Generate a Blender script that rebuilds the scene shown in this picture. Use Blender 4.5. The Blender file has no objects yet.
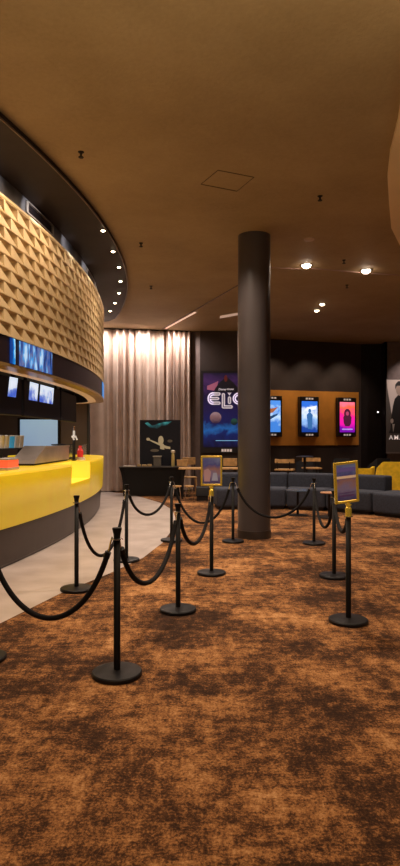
import bpy, bmesh, math, random
import numpy as np
from mathutils import Vector, Matrix
random.seed(7)
PI = math.pi
S = bpy.context.scene
COL = S.collection
CEIL = 4.735

# ------------------------------------------------------------------ materials
_M = {}
LOWSPEC = {'black_powder_coat', 'base_dark_grey', 'menu_board_black', 'near_black', 'canopy_brown', 'fascia_dark', 'black_stretch_cloth', 'rope_black_velvet', 'kick_brown', 'canvas_dark'}
def lin(c):
    return tuple((v / 12.92 if v <= 0.04045 else ((v + 0.055) / 1.055) ** 2.4) for v in c)
def mat(name, col, rough=0.6, metal=0.0, emit=None, es=0.0, var=0.0, vscale=8.0, bump=0.0, bscale=60.0, col2=None, coat=0.0, trans=0.0, alpha=1.0):
    """a principled material with a gentle noise variation (procedural)"""
    if name in _M: return _M[name]
    m = bpy.data.materials.new(name); m.use_nodes = True
    nt = m.node_tree; b = nt.nodes['Principled BSDF']
    b.inputs['Roughness'].default_value = rough
    b.inputs['Metallic'].default_value = metal
    b.inputs['Base Color'].default_value = (*col, 1)
    tc = nt.nodes.new('ShaderNodeTexCoord')
    if var > 0 or col2:
        n = nt.nodes.new('ShaderNodeTexNoise'); n.inputs['Scale'].default_value = vscale
        n.inputs['Detail'].default_value = 4
        nt.links.new(tc.outputs['Object'], n.inputs['Vector'])
        r = nt.nodes.new('ShaderNodeValToRGB')
        c2 = col2 or tuple(v * (1 - var) for v in col)
        c1 = col if col2 else tuple(min(1, v * (1 + var)) for v in col)
        r.color_ramp.elements[0].position = 0.35; r.color_ramp.elements[1].position = 0.65
        r.color_ramp.elements[0].color = (*c2, 1); r.color_ramp.elements[1].color = (*c1, 1)
        nt.links.new(n.outputs['Fac'], r.inputs['Fac'])
        nt.links.new(r.outputs['Color'], b.inputs['Base Color'])
    if bump > 0:
        n2 = nt.nodes.new('ShaderNodeTexNoise'); n2.inputs['Scale'].default_value = bscale
        nt.links.new(tc.outputs['Object'], n2.inputs['Vector'])
        bp = nt.nodes.new('ShaderNodeBump'); bp.inputs['Strength'].default_value = bump
        bp.inputs['Distance'].default_value = 0.01
        nt.links.new(n2.outputs['Fac'], bp.inputs['Height']); nt.links.new(bp.outputs['Normal'], b.inputs['Normal'])
    if emit:
        b.inputs['Emission Color'].default_value = (*emit, 1); b.inputs['Emission Strength'].default_value = es
    b.inputs['Coat Weight'].default_value = coat
    if name in LOWSPEC: b.inputs['Specular IOR Level'].default_value = 0.2
    b.inputs['Transmission Weight'].default_value = trans
    b.inputs['Alpha'].default_value = alpha
    _M[name] = m
    return m

def ramp_mat(name, stops, axis='Z', lo=0.0, hi=1.0, noise=0.0, nscale=3.0, es=0.0, rough=0.4, distort=0.0):
    """colour laid along one axis of the object, broken up by noise; may glow"""
    m = bpy.data.materials.new(name); m.use_nodes = True
    nt = m.node_tree; b = nt.nodes['Principled BSDF']; b.inputs['Roughness'].default_value = rough
    tc = nt.nodes.new('ShaderNodeTexCoord'); sp = nt.nodes.new('ShaderNodeSeparateXYZ')
    nt.links.new(tc.outputs['Object'], sp.inputs[0])
    mr = nt.nodes.new('ShaderNodeMapRange'); mr.inputs['From Min'].default_value = lo; mr.inputs['From Max'].default_value = hi
    nt.links.new(sp.outputs[axis], mr.inputs['Value'])
    n = nt.nodes.new('ShaderNodeTexNoise'); n.inputs['Scale'].default_value = nscale; n.inputs['Detail'].default_value = 5
    n.inputs['Distortion'].default_value = distort
    nt.links.new(tc.outputs['Object'], n.inputs['Vector'])
    ma = nt.nodes.new('ShaderNodeMath'); ma.operation = 'MULTIPLY_ADD'
    ma.inputs[1].default_value = noise; nt.links.new(n.outputs['Fac'], ma.inputs[0])
    sb = nt.nodes.new('ShaderNodeMath'); sb.operation = 'SUBTRACT'; sb.inputs[1].default_value = noise * 0.5
    nt.links.new(mr.outputs[0], sb.inputs[0]); nt.links.new(sb.outputs[0], ma.inputs[2])
    r = nt.nodes.new('ShaderNodeValToRGB'); el = r.color_ramp.elements
    el[0].position = stops[0][0]; el[0].color = (*lin(stops[0][1]), 1)
    el[1].position = stops[-1][0]; el[1].color = (*lin(stops[-1][1]), 1)
    for p, c in stops[1:-1]:
        e = el.new(p); e.color = (*lin(c), 1)
    nt.links.new(ma.outputs[0], r.inputs['Fac']); nt.links.new(r.outputs['Color'], b.inputs['Base Color'])
    if es > 0:
        nt.links.new(r.outputs['Color'], b.inputs['Emission Color']); b.inputs['Emission Strength'].default_value = es
        b.inputs['Base Color'].default_value = (0, 0, 0, 1)
    return m

def carpet_mat():
    m = bpy.data.materials.new('carpet_orange_brown'); m.use_nodes = True
    nt = m.node_tree; b = nt.nodes['Principled BSDF']; b.inputs['Roughness'].default_value = 0.95
    b.inputs['Specular IOR Level'].default_value = 0.15
    L = nt.links.new
    tc = nt.nodes.new('ShaderNodeTexCoord')
    def noise(scale, detail, sx=1, sy=1, rough=0.6, dist=0.0):
        mp = nt.nodes.new('ShaderNodeMapping'); mp.inputs['Scale'].default_value = (sx, sy, 1)
        L(tc.outputs['Object'], mp.inputs['Vector'])
        n = nt.nodes.new('ShaderNodeTexNoise'); n.inputs['Scale'].default_value = scale; n.inputs['Detail'].default_value = detail
        n.inputs['Roughness'].default_value = rough; n.inputs['Distortion'].default_value = dist
        L(mp.outputs['Vector'], n.inputs['Vector']); return n.outputs['Fac']
    def math_(op, a, bb):
        n = nt.nodes.new('ShaderNodeMath'); n.operation = op
        for i, v in enumerate((a, bb)):
            if isinstance(v, (int, float)): n.inputs[i].default_value = v
            else: L(v, n.inputs[i])
        return n.outputs[0]
    big = noise(1.1, 6, 1, 1, 0.7, 0.2)
    stx = noise(4.0, 8, 0.6, 2.4, 0.8)
    sty = noise(4.0, 8, 2.4, 0.6, 0.8)
    grain = noise(75, 3, 1, 1, 0.8)
    mid = noise(14, 6, 1, 1, 0.8)
    v = math_('MULTIPLY', big, 1.15)
    v = math_('ADD', v, math_('MULTIPLY', stx, 0.5))
    v = math_('ADD', v, math_('MULTIPLY', sty, 0.5))
    v = math_('ADD', v, math_('MULTIPLY', grain, 0.75))
    v = math_('ADD', v, math_('MULTIPLY', mid, 0.80))
    v = math_('SUBTRACT', v, CSUB)
    r = nt.nodes.new('ShaderNodeValToRGB'); el = r.color_ramp.elements
    el[0].position = 0.30; el[0].color = (*CARPET[0], 1)
    el[1].position = 0.80; el[1].color = (*CARPET[3], 1)
    e = el.new(0.43); e.color = (*CARPET[1], 1)
    e = el.new(0.58); e.color = (*CARPET[2], 1)
    L(v, r.inputs['Fac']); L(r.outputs['Color'], b.inputs['Base Color'])
    bp = nt.nodes.new('ShaderNodeBump'); bp.inputs['Strength'].default_value = 0.5; bp.inputs['Distance'].default_value = 0.012
    L(grain, bp.inputs['Height']); L(bp.outputs['Normal'], b.inputs['Normal'])
    return m
CSUB = 1.375
CARPET = [(0.030, 0.014, 0.008), (0.085, 0.036, 0.016), (0.33, 0.145, 0.052), (0.62, 0.34, 0.15)]

def ceiling_mat():
    m = bpy.data.materials.new('ceiling_brown'); m.use_nodes = True
    nt = m.node_tree; b = nt.nodes['Principled BSDF']; b.inputs['Roughness'].default_value = 0.75
    L = nt.links.new; tc = nt.nodes.new('ShaderNodeTexCoord')
    n = nt.nodes.new('ShaderNodeTexNoise'); n.inputs['Scale'].default_value = 0.9; n.inputs['Detail'].default_value = 7; n.inputs['Roughness'].default_value = 0.65
    n2 = nt.nodes.new('ShaderNodeTexNoise'); n2.inputs['Scale'].default_value = 28; n2.inputs['Detail'].default_value = 3
    L(tc.outputs['Object'], n.inputs['Vector']); L(tc.outputs['Object'], n2.inputs['Vector'])
    a = nt.nodes.new('ShaderNodeMath'); a.operation = 'MULTIPLY_ADD'; a.inputs[1].default_value = 0.35
    L(n2.outputs['Fac'], a.inputs[0]); L(n.outputs['Fac'], a.inputs[2])
    r = nt.nodes.new('ShaderNodeValToRGB'); el = r.color_ramp.elements
    el[0].position = 0.45; el[0].color = (0.27, 0.185, 0.088, 1); el[1].position = 0.9; el[1].color = (0.38, 0.275, 0.145, 1)
    L(a.outputs[0], r.inputs['Fac']); L(r.outputs['Color'], b.inputs['Base Color'])
    bp = nt.nodes.new('ShaderNodeBump'); bp.inputs['Strength'].default_value = 0.25; bp.inputs['Distance'].default_value = 0.01
    L(n2.outputs['Fac'], bp.inputs['Height']); L(bp.outputs['Normal'], b.inputs['Normal'])
    return m

def glow(name, col, s):
    if name in _M: return _M[name]
    m = bpy.data.materials.new(name); m.use_nodes = True; b = m.node_tree.nodes['Principled BSDF']
    b.inputs['Base Color'].default_value = (*col, 1)
    b.inputs['Emission Color'].default_value = (*col, 1); b.inputs['Emission Strength'].default_value = s
    _M[name] = m
    return m

BLACK = mat('black_powder_coat', (0.005, 0.0045, 0.005), 0.5, var=0.15)
BASEM = mat('base_dark_grey', (0.010, 0.009, 0.011), 0.42, var=0.2, vscale=20)
ROPE = mat('rope_black_velvet', (0.009, 0.008, 0.009), 0.9, bump=0.5, bscale=200)
CHROME = mat('chrome', (0.75, 0.72, 0.70), 0.18, 1.0)
GOLD = mat('gold_metal', (0.78, 0.50, 0.10), 0.25, 1.0, emit=(0.5, 0.33, 0.03), es=0.22)  # slight glow stands in for yellow reflections
NAVY = mat('navy_fabric', (0.026, 0.030, 0.050), 0.9, var=0.2, vscale=30, bump=0.3, bscale=150)
WOOD = mat('light_wood', (0.50, 0.29, 0.12), 0.5, var=0.2, vscale=12)
YELLOW = mat('yellow_laminate', (0.80, 0.56, 0.02), 0.32, emit=(0.8, 0.52, 0.0), es=0.30, var=0.06, vscale=3)  # brightness of the counter front put in as an even glow
YGLOW = glow('yellow_backlit', (1.0, 0.66, 0.05), 1.0)
MUSTARD = mat('mustard_fabric', (0.85, 0.56, 0.02), 0.7, var=0.12, vscale=10)
DARKWALL = mat('dark_wall', (0.040, 0.026, 0.024), 0.6, var=0.15, vscale=2)
NIGHT = mat('near_black', (0.012, 0.008, 0.009), 0.6, var=0.1)
MAUVE = mat('mauve_wall', (0.16, 0.115, 0.11), 0.6, var=0.1)

# ------------------------------------------------------------------ mesh helpers
def link(name, bm, m, parent=None, smooth=False, loc=None):
    me = bpy.data.meshes.new(name); bmesh.ops.recalc_face_normals(bm, faces=bm.faces)
    bm.to_mesh(me); bm.free()
    if smooth:
        for p in me.polygons: p.use_smooth = True
    me.materials.append(m)
    o = bpy.data.objects.new(name, me); COL.objects.link(o)
    if parent: o.parent = parent
    if loc: o.location = loc
    return o
def tag(o, label, cat, group=None):
    o['label'] = label; o['category'] = cat
    if group: o['group'] = group
    return o
def thing(name, label, cat, loc=(0, 0, 0), rz=0, group=None):
    o = bpy.data.objects.new(name, None); COL.objects.link(o); o.empty_display_size = 0.1
    o.location = loc; o.rotation_euler = (0, 0, rz)
    return tag(o, label, cat, group)
def struct(o):
    o['kind'] = 'structure'; return o
def dup(root, label, loc, rz=0, group=None):
    r = root.copy(); COL.objects.link(r); r.location = loc; r.rotation_euler = (0, 0, rz); r['label'] = label
    if group: r['group'] = group
    for ch in list(root.children):
        c = ch.copy(); COL.objects.link(c); c.parent = r
        for g in list(ch.children):
            d = g.copy(); COL.objects.link(d); d.parent = c
    return r
def box(bm, x0, x1, y0, y1, z0, z1, bev=0.0, seg=2):
    r = bmesh.ops.create_cube(bm, size=1.0)
    vs = r['verts']
    for v in vs:
        v.co = Vector(((x0 + x1) / 2 + v.co.x * (x1 - x0), (y0 + y1) / 2 + v.co.y * (y1 - y0), (z0 + z1) / 2 + v.co.z * (z1 - z0)))
    if bev > 0:
        es = list({e for v in vs for e in v.link_edges})
        bmesh.ops.bevel(bm, geom=es, offset=bev, segments=seg, affect='EDGES', profile=0.6)
    return bm
def boxm(*a, **k): return box(bmesh.new(), *a, **k)
def prism(bm, pts, z0, z1, bev=0.0, seg=3):
    lo = [bm.verts.new((x, y, z0)) for x, y in pts]; hi = [bm.verts.new((x, y, z1)) for x, y in pts]
    n = len(pts); fs = [bm.faces.new(lo[::-1]), bm.faces.new(hi)]
    for i in range(n): fs.append(bm.faces.new((lo[i], lo[(i + 1) % n], hi[(i + 1) % n], hi[i])))
    if bev > 0:
        es = list({e for f in fs for e in f.edges})
        bmesh.ops.bevel(bm, geom=es, offset=bev, segments=seg, affect='EDGES', profile=0.6)
    return bm
def lathe(bm, prof, n=32, cx=0, cy=0):
    rings = []
    for r, z in prof:
        if r < 1e-5: rings.append([bm.verts.new((cx, cy, z))])
        else: rings.append([bm.verts.new((cx + r * math.cos(2 * PI * k / n), cy + r * math.sin(2 * PI * k / n), z)) for k in range(n)])
    for a, b in zip(rings, rings[1:]):
        for k in range(n):
            q = [a[k % len(a)], a[(k + 1) % len(a)], b[(k + 1) % len(b)], b[k % len(b)]]
            q2 = []
            for v in q:
                if v not in q2: q2.append(v)
            if len(q2) >= 3: bm.faces.new(q2)
    return bm
def tube(bm, pts, r, n=10, cap=True):
    pts = [Vector(p) for p in pts]; rr = r if isinstance(r, (list, tuple)) else [r] * len(pts)
    rings = []; up = Vector((0, 0, 1))
    for i, p in enumerate(pts):
        t = (pts[min(i + 1, len(pts) - 1)] - pts[max(i - 1, 0)]).normalized()
        s = t.cross(up)
        if s.length < 1e-3: s = t.cross(Vector((0, 1, 0)))
        s.normalize(); u = s.cross(t).normalized()
        rings.append([bm.verts.new(p + rr[i] * (math.cos(2 * PI * k / n) * s + math.sin(2 * PI * k / n) * u)) for k in range(n)])
    for a, b in zip(rings, rings[1:]):
        for k in range(n): bm.faces.new((a[k], a[(k + 1) % n], b[(k + 1) % n], b[k]))
    if cap: bm.faces.new(rings[0][::-1]); bm.faces.new(rings[-1])
    return bm
def band(bm, off_z, pts, closed=False):
    """strip swept along plan points; off_z = list of (offset, z) forming the section"""
    rows = []
    for (p, nrm) in pts:
        rows.append([bm.verts.new((p[0] + nrm[0] * o, p[1] + nrm[1] * o, z)) for o, z in off_z])
    for a, b in zip(rows, rows[1:]):
        m = len(off_z)
        for k in range(m if closed else m - 1):
            bm.faces.new((a[k], b[k], b[(k + 1) % m], a[(k + 1) % m]))
    if closed: bm.faces.new(rows[0]); bm.faces.new(rows[-1][::-1])
    return bm
def quad(bm, pts):
    return bm.faces.new([bm.verts.new(p) for p in pts])
def poly_xz(bm, pts, y):
    """flat shape in the x-z plane facing the room (-y)"""
    bm.faces.new([bm.verts.new((x, y, z)) for x, z in pts]); return bm
def ell_xz(bm, cx, cz, rx, rz, y, n=24):
    return poly_xz(bm, [(cx + rx * math.cos(2 * PI * k / n), cz + rz * math.sin(2 * PI * k / n)) for k in range(n)], y)
def text(name, s, size, m, parent, x, y, z, bold=0.0, sx=1.0, align='CENTER', shear=0):
    cu = bpy.data.curves.new('lettering', 'FONT'); cu.body = s; cu.size = size; cu.align_x = align; cu.align_y = 'CENTER'
    cu.offset = bold; cu.extrude = 0.001; cu.shear = shear; cu.space_character = 1.3 if s == 'AMATEUR' else 1.0
    t = bpy.data.objects.new('lettering_source', cu); COL.objects.link(t)
    dg = bpy.context.evaluated_depsgraph_get(); me = bpy.data.meshes.new_from_object(t.evaluated_get(dg))
    bpy.data.objects.remove(t)
    me.transform(Matrix.Rotation(PI / 2, 4, 'X') @ Matrix.Diagonal((sx, 1, 1, 1)))
    me.materials.clear(); me.materials.append(m)
    o = bpy.data.objects.new(name, me); COL.objects.link(o); o.location = (x, y, z); o.parent = parent
    return o

# ------------------------------------------------------------------ plan curve of the concession stand
C0 = (-22.02, 10.6); R0 = 20.0
def stand_curve(step=0.17, y0=2.6, corner=1.25):
    pts = []   # (point, outward normal, arclength)
    a0 = math.asin((y0 - C0[1]) / R0); a1 = math.asin((14.05 - C0[1]) / R0)
    n = int(round(R0 * (a1 - a0) / step))
    for i in range(n + 1):
        a = a0 + (a1 - a0) * i / n
        pts.append(((C0[0] + R0 * math.cos(a), C0[1] + R0 * math.sin(a)), (math.cos(a), math.sin(a))))
    cc = (C0[0] + (R0 - corner) * math.cos(a1), C0[1] + (R0 - corner) * math.sin(a1))
    a2 = math.radians(88); n2 = int(round(corner * (a2 - a1) / step))
    for i in range(1, n2 + 1):
        a = a1 + (a2 - a1) * i / n2
        pts.append(((cc[0] + corner * math.cos(a), cc[1] + corner * math.sin(a)), (math.cos(a), math.sin(a))))
    # short run back towards the curtain wall
    p, nr = pts[-1]; t = (-nr[1], nr[0])
    for i in range(1, 7): pts.append(((p[0] + t[0] * step * i, p[1] + t[1] * step * i), nr))
    return pts
CV = stand_curve()
def span(y_a, y_b):
    return [q for q in CV if y_a <= q[0][1] <= y_b]

# ------------------------------------------------------------------ room shell
bm = bmesh.new(); quad(bm, [(-14, -3, 0), (12, -3, 0), (12, 24, 0), (-14, 24, 0)])
struct(link('floor', bm, carpet_mat()))
VINYL = mat('grey_vinyl', (0.52, 0.44, 0.42), 0.36, vscale=2.2, col2=(0.40, 0.33, 0.31), bump=0.05)
edge = [(-3.3, 1.5), (-2.35, 3.4), (-1.68, 5.03), (-1.40, 6.0), (-1.04, 6.9), (-0.74, 7.8), (-0.56, 8.9), (-0.47, 10.2), (-0.46, 11.5), (-0.60, 13.0), (-0.95, 14.4), (-1.5, 15.7), (-2.2, 16.9), (-3.2, 17.9)]
bm = bmesh.new()
vs = [bm.verts.new((x, y, 0.004)) for x, y in edge] + [bm.verts.new((-12, 17.9, 0.004)), bm.verts.new((-12, 1.5, 0.004))]
bm.faces.new(vs); struct(link('floor_walkway', bm, VINYL))
bm = bmesh.new(); quad(bm, [(-14, -3, CEIL), (12, -3, CEIL), (12, 24, CEIL), (-14, 24, CEIL)])
struct(link('ceiling', bm, ceiling_mat()))

def wall(name, x0, y0, x1, y1, m, z0=0.0, z1=CEIL, t=0.06):
    d = Vector((x1 - x0, y1 - y0)); n = Vector((-d.y, d.x)).normalized() * t
    bm = prism(bmesh.new(), [(x0, y0), (x1, y1), (x1 + n.x, y1 + n.y), (x0 + n.x, y0 + n.y)], z0, z1)
    return struct(link(name, bm, m))
wall('wall_back', -12, 18.15, -0.02, 18.15, MAUVE)
wall('wall_poster', 0.0, 17.80, 1.62, 17.80, DARKWALL)
wall('wall_poster_end', -0.25, 17.95, 0.0, 17.80, MAUVE)
wall('wall_return', 1.62, 17.80, 1.62, 19.0, DARKWALL)
wall('wall_far', 1.56, 18.97, 5.45, 20.30, DARKWALL)
wall('wall_recess', 5.45, 20.30, 6.15, 20.25, NIGHT)
wall('wall_recess_side', 6.12, 20.25, 6.12, 19.80, NIGHT)
wall('wall_panel', 6.12, 19.80, 9.2, 19.80, MAUVE)
wall('wall_right', 9.2, 20.0, 9.2, -3, DARKWALL)
wall('wall_left', -12, -3, -12, 18.2, DARKWALL)
# orange-brown inset band behind the light boxes
u = Vector((5.45 - 1.56, 20.30 - 18.97)).normalized(); nrm = Vector((u.y, -u.x))
def far(s, d=0.0):
    """point s metres along the far wall, d metres out from it"""
    return Vector((1.56, 18.97)) + u * s + nrm * d
OCHRE = mat('ochre_panel', (0.64, 0.26, 0.04), 0.55, var=0.08, vscale=3)
p0, p1 = far(0.1, 0.0), far(4.0, 0.0); q0, q1 = far(0.1, 0.03), far(4.0, 0.03)
bm = prism(bmesh.new(), [p0, p1, q1, q0], 1.32, 3.10, 0.0)
struct(link('wall_panel_ochre', bm, OCHRE))
# ceiling band of dark wash above the far wall
# column
COLM = mat('column_satin', (0.055, 0.045, 0.047), 0.33, var=0.08, vscale=2)
struct(link('column', lathe(bmesh.new(), [(0.256, 0.12), (0.256, CEIL)], 64, 0.852, 9.45), COLM, smooth=True))
struct(link('trim_1', lathe(bmesh.new(), [(0.256, 0.128), (0.264, 0.125), (0.264, 0.0)], 64, 0.852, 9.45), mat('column_foot', (0.03, 0.022, 0.02), 0.4), smooth=False))

# pale curved bulkhead overhead, at the edge of the view
arc = [(1.55, 4.0), (1.72, 5.0), (1.95, 5.9), (2.09, 6.6), (2.25, 7.2), (2.52, 8.0), (2.85, 8.94), (3.26, 9.77), (3.9, 10.6), (4.8, 11.2), (6.2, 11.4), (9.1, 11.4), (9.1, 4.0)]
bm = prism(bmesh.new(), arc, CEIL - 0.05, CEIL - 0.001)
struct(link('ceiling_bulkhead', bm, mat('bulkhead_beige', (0.80, 0.62, 0.38), 0.6, var=0.06, vscale=1)))

# dark canopy with the row of small spots, above the stand
cp = [(5.81, -1.94), (6.48, -1.78), (7.43, -1.61), (8.63, -1.42), (10.17, -1.34), (12.0, -1.46), (14.2, -1.84), (15.6, -2.2)]
pf = np.polyfit([a for a, b in cp], [b for a, b in cp], 3)
outer = [(float(np.polyval(pf, y)), float(y)) for y in np.linspace(3.0, 15.6, 40)]
bm = bmesh.new()
end = [(-2.42, 15.95), (-2.70, 16.12), (-3.3, 16.15), (-6.5, 16.15), (-6.5, 3.0)]
prism(bm, outer + end, 4.665, CEIL - 0.001)
struct(link('ceiling_canopy', bm, mat('canopy_brown', (0.022, 0.014, 0.011), 0.6, var=0.15, vscale=3)))
bm = bmesh.new()
tube(bm, [(x + 0.005, y, 4.665) for x, y in outer], 0.012, 6)
struct(link('trim_2', bm, mat('canopy_edge', (0.12, 0.08, 0.05), 0.4)))

# ------------------------------------------------------------------ the stand: upper drum
DR = thing('concession_canopy', 'curved overhead drum above the yellow counter, clad in cream folded triangles', 'overhead drum', (-2.4, 9.0, 0))
DRI = Matrix.Translation((2.4, -9.0, 0))
def dlink(name, bm, m, parent=DR, smooth=False):
    bmesh.ops.transform(bm, matrix=DRI, verts=bm.verts); return link(name, bm, m, parent, smooth)
ZB, ZT = 2.765, 4.385
ROWS = 10; rh = (ZT - 0.04 - ZB) / ROWS
# resample curve at half tile steps
def resample(step):
    P = [Vector(p) for p, n in CV]; N = [Vector(n) for p, n in CV]
    L = [0.0]
    for a, b in zip(P, P[1:]): L.append(L[-1] + (b - a).length)
    out = []; s = 0.0
    while s < L[-1]:
        i = max(k for k in range(len(L) - 1) if L[k] <= s)
        f = (s - L[i]) / (L[i + 1] - L[i]); out.append((P[i].lerp(P[i + 1], f), N[i].lerp(N[i + 1], f).normalized())); s += step
    return out
HC = resample(0.165)
bm = bmesh.new(); PR = 0.062; DP = 0.26
def V(k, z, o):
    p, n = HC[k]; return bm.verts.new((p.x + n.x * o, p.y + n.y * o, z))
for r in range(ROWS):
    z1 = ZT - 0.04 - r * rh; z0 = z1 - rh
    for k in range(r % 2, len(HC) - 2, 2):
        a, b = k, k + 2
        BO = PR + 0.006
        TL = V(a, z1, PR); TR = V(b, z1, PR); BR = V(b, z0, BO); BL = V(a, z0, BO)
        f_ = 0.05
        p0_, n0_ = HC[a]; p1_, n1_ = HC[b]
        def W(s_, t_, o_):   # s_ along, t_ down, o_ extra depth
            p_ = p0_.lerp(p1_, s_); n_ = n0_.lerp(n1_, s_); o2 = PR + 0.006 * t_ + o_
            return bm.verts.new((p_.x + n_.x * o2, p_.y + n_.y * o2, z1 + (z0 - z1) * t_))
        A_ = W(f_, 0.03, 0); B_ = W(0.98, 0.03, 0); C_ = W(0.98, 0.97, 0); A2_ = W(f_, 0.03, -DP); B2_ = W(0.98, 0.03, -DP); C2_ = W(0.98, 0.97, -DP)
        bm.faces.new((TL, A_, C_, BR, BL)); bm.faces.new((TL, TR, B_, A_)); bm.faces.new((TR, BR, C_, B_))      # flat cream face around the pocket
        bm.faces.new((A2_, B2_, C2_)); bm.faces.new((A_, B_, B2_, A2_)); bm.faces.new((B_, C_, C2_, B2_)); bm.faces.new((C_, A_, A2_, C2_))   # pocket floor, its roof and its side
        NL = V(a, z0, PR); NRr = V(b, z0, PR); bm.faces.new((BL, BR, NRr, NL))
cream = mat('cladding_cream', (0.66, 0.50, 0.28), 0.55, var=0.06, vscale=6)
dlink('cladding', bm, cream)
bm = bmesh.new(); band(bm, [(PR, ZT - 0.04), (PR + 0.01, ZT - 0.03), (PR + 0.01, ZT), (-0.01, ZT + 0.01)], CV); dlink('top_rim', bm, cream)
bm = bmesh.new(); band(bm, [(-0.03, ZT), (-0.03, 4.67)], CV); dlink('neck_panel', bm, ramp_mat('neck_light_blotches', [(0.3, (0.20, 0.19, 0.19)), (0.5, (0.34, 0.33, 0.34)), (0.75, (0.52, 0.52, 0.55))], 'Z', -20, 30, 1.5, 0.9, 0, 0.35))  # grey blotches put the patchy reflected light into the colour
bm = bmesh.new(); band(bm, [(0.0, ZB), (0.05, ZB), (0.055, 2.44), (0.0, 2.44)], CV, True); dlink('fascia', bm, mat('fascia_dark', (0.018, 0.010, 0.013), 0.4, var=0.1))
bm = bmesh.new(); band(bm, [(0.058, 2.445), (0.058, 2.41), (-0.12, 2.40), (-0.12, 2.445)], CV, True); dlink('lower_rim', bm, mat('bronze_rim', (0.40, 0.25, 0.085), 0.3, 0.5))
bm = bmesh.new(); band(bm, [(-0.12, 2.41), (-0.30, 2.41)], CV); dlink('soffit_strip', bm, mat('soffit_lit', (0.60, 0.40, 0.22), 0.5, emit=(1.0, 0.68, 0.42), es=0.16))  # lit soffit ring; its brightness is painted in as glow
bm = bmesh.new(); band(bm, [(-0.30, 2.41), (-0.32, 2.70), (-4.5, 2.70)], [q for q in CV if q[0][1] < 15.0]); dlink('inner_soffit', bm, NIGHT)
# vents in the neck
def vent(ya, yb, z0, z1):
    seg = [q for q in resample(0.05) if ya <= q[0][1] <= yb]
    b2 = bmesh.new(); band(b2, [(-0.02, z0), (0.0, z0), (0.0, z0 + 0.018), (-0.02, z0 + 0.018)], seg, True)
    band(b2, [(-0.02, z1 - 0.018), (0.0, z1 - 0.018), (0.0, z1), (-0.02, z1)], seg, True)
    for sl in (seg[:2], seg[-2:]): band(b2, [(-0.02, z0), (0.0, z0), (0.0, z1), (-0.02, z1)], sl, True)
    fr = dlink('vent_frame', b2, mat('vent_rim', (0.20, 0.17, 0.15), 0.4))
    b3 = bmesh.new(); band(b3, [(-0.026, z0 + 0.015), (-0.026, z1 - 0.015)], seg)
    for k in range(4):
        zz = z0 + 0.03 + k * (z1 - z0 - 0.05) / 4; band(b3, [(-0.024, zz), (-0.012, zz + 0.012)], seg)
    dlink('vent_grille', b3, NIGHT, fr) if False else dlink('vent_grille', b3, NIGHT)
vent(7.72, 8.72, 4.47, 4.63); vent(10.75, 11.9, 4.47, 4.62)

# blue streaked panels set on the fascia, a thin one at the far end
def fascia_panel(ya, yb, label, m, off=0.058, z0=2.45, z1=2.755):
    seg = [q for q in resample(0.04) if ya <= q[0][1] <= yb and q[0][0] > -3]
    p = seg[len(seg) // 2][0]; b2 = bmesh.new()
    band(b2, [(off, z0), (off + 0.012, z0), (off + 0.012, z1), (off, z1)], seg, True)
    bmesh.ops.transform(b2, matrix=Matrix.Translation((-p.x, -p.y, -z0)), verts=b2.verts)
    o = link('fascia_blue_panel', b2, m); o.location = (p.x, p.y, z0)
    return tag(o, label, 'display', 'blue panels on the stand fascia')
def stripes_mat():
    m = bpy.data.materials.new('blue_stripes'); m.use_nodes = True; nt = m.node_tree; b = nt.nodes['Principled BSDF']; L = nt.links.new
    tc = nt.nodes.new('ShaderNodeTexCoord'); mp = nt.nodes.new('ShaderNodeMapping'); mp.inputs['Scale'].default_value = (0.3, 1.0, 0.35)
    L(tc.outputs['Object'], mp.inputs['Vector'])
    n = nt.nodes.new('ShaderNodeTexNoise'); n.inputs['Scale'].default_value = 9; n.inputs['Detail'].default_value = 3; L(mp.outputs[0], n.inputs['Vector'])
    r = nt.nodes.new('ShaderNodeValToRGB'); el = r.color_ramp.elements
    el[0].position = 0.36; el[0].color = (0.012, 0.020, 0.09, 1); el[1].position = 0.66; el[1].color = (0.55, 0.75, 0.95, 1)
    e = el.new(0.46); e.color = (0.02, 0.11, 0.42, 1); e = el.new(0.53); e.color = (0.16, 0.16, 0.30, 1); e = el.new(0.58); e.color = (0.03, 0.32, 0.80, 1)
    L(n.outputs['Fac'], r.inputs['Fac']); L(r.outputs['Color'], b.inputs['Emission Color']); b.inputs['Emission Strength'].default_value = 0.9
    b.inputs['Base Color'].default_value = (0.02, 0.02, 0.04, 1); b.inputs['Roughness'].default_value = 0.2
    return m
SM = stripes_mat()
fascia_panel(7.14, 7.28, 'narrow bright cyan upright panel on the dark fascia below the cream cladding', ramp_mat('cyan_panel', [(0.3, (0.02, 0.20, 0.50)), (0.5, (0.05, 0.50, 0.85)), (0.62, (0.60, 0.85, 1.0)), (0.75, (0.02, 0.30, 0.65))], 'Y', -0.1, 0.1, 0.8, 8, 0.8))
fascia_panel(7.36, 8.42, 'wide panel of blue and grey upright streaks on the dark fascia', SM)
fascia_panel(12.7, 13.6, 'slim blue panel at the rounded far end of the fascia', glow('blue_panel', (0.05, 0.22, 0.6), 0.8))

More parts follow.
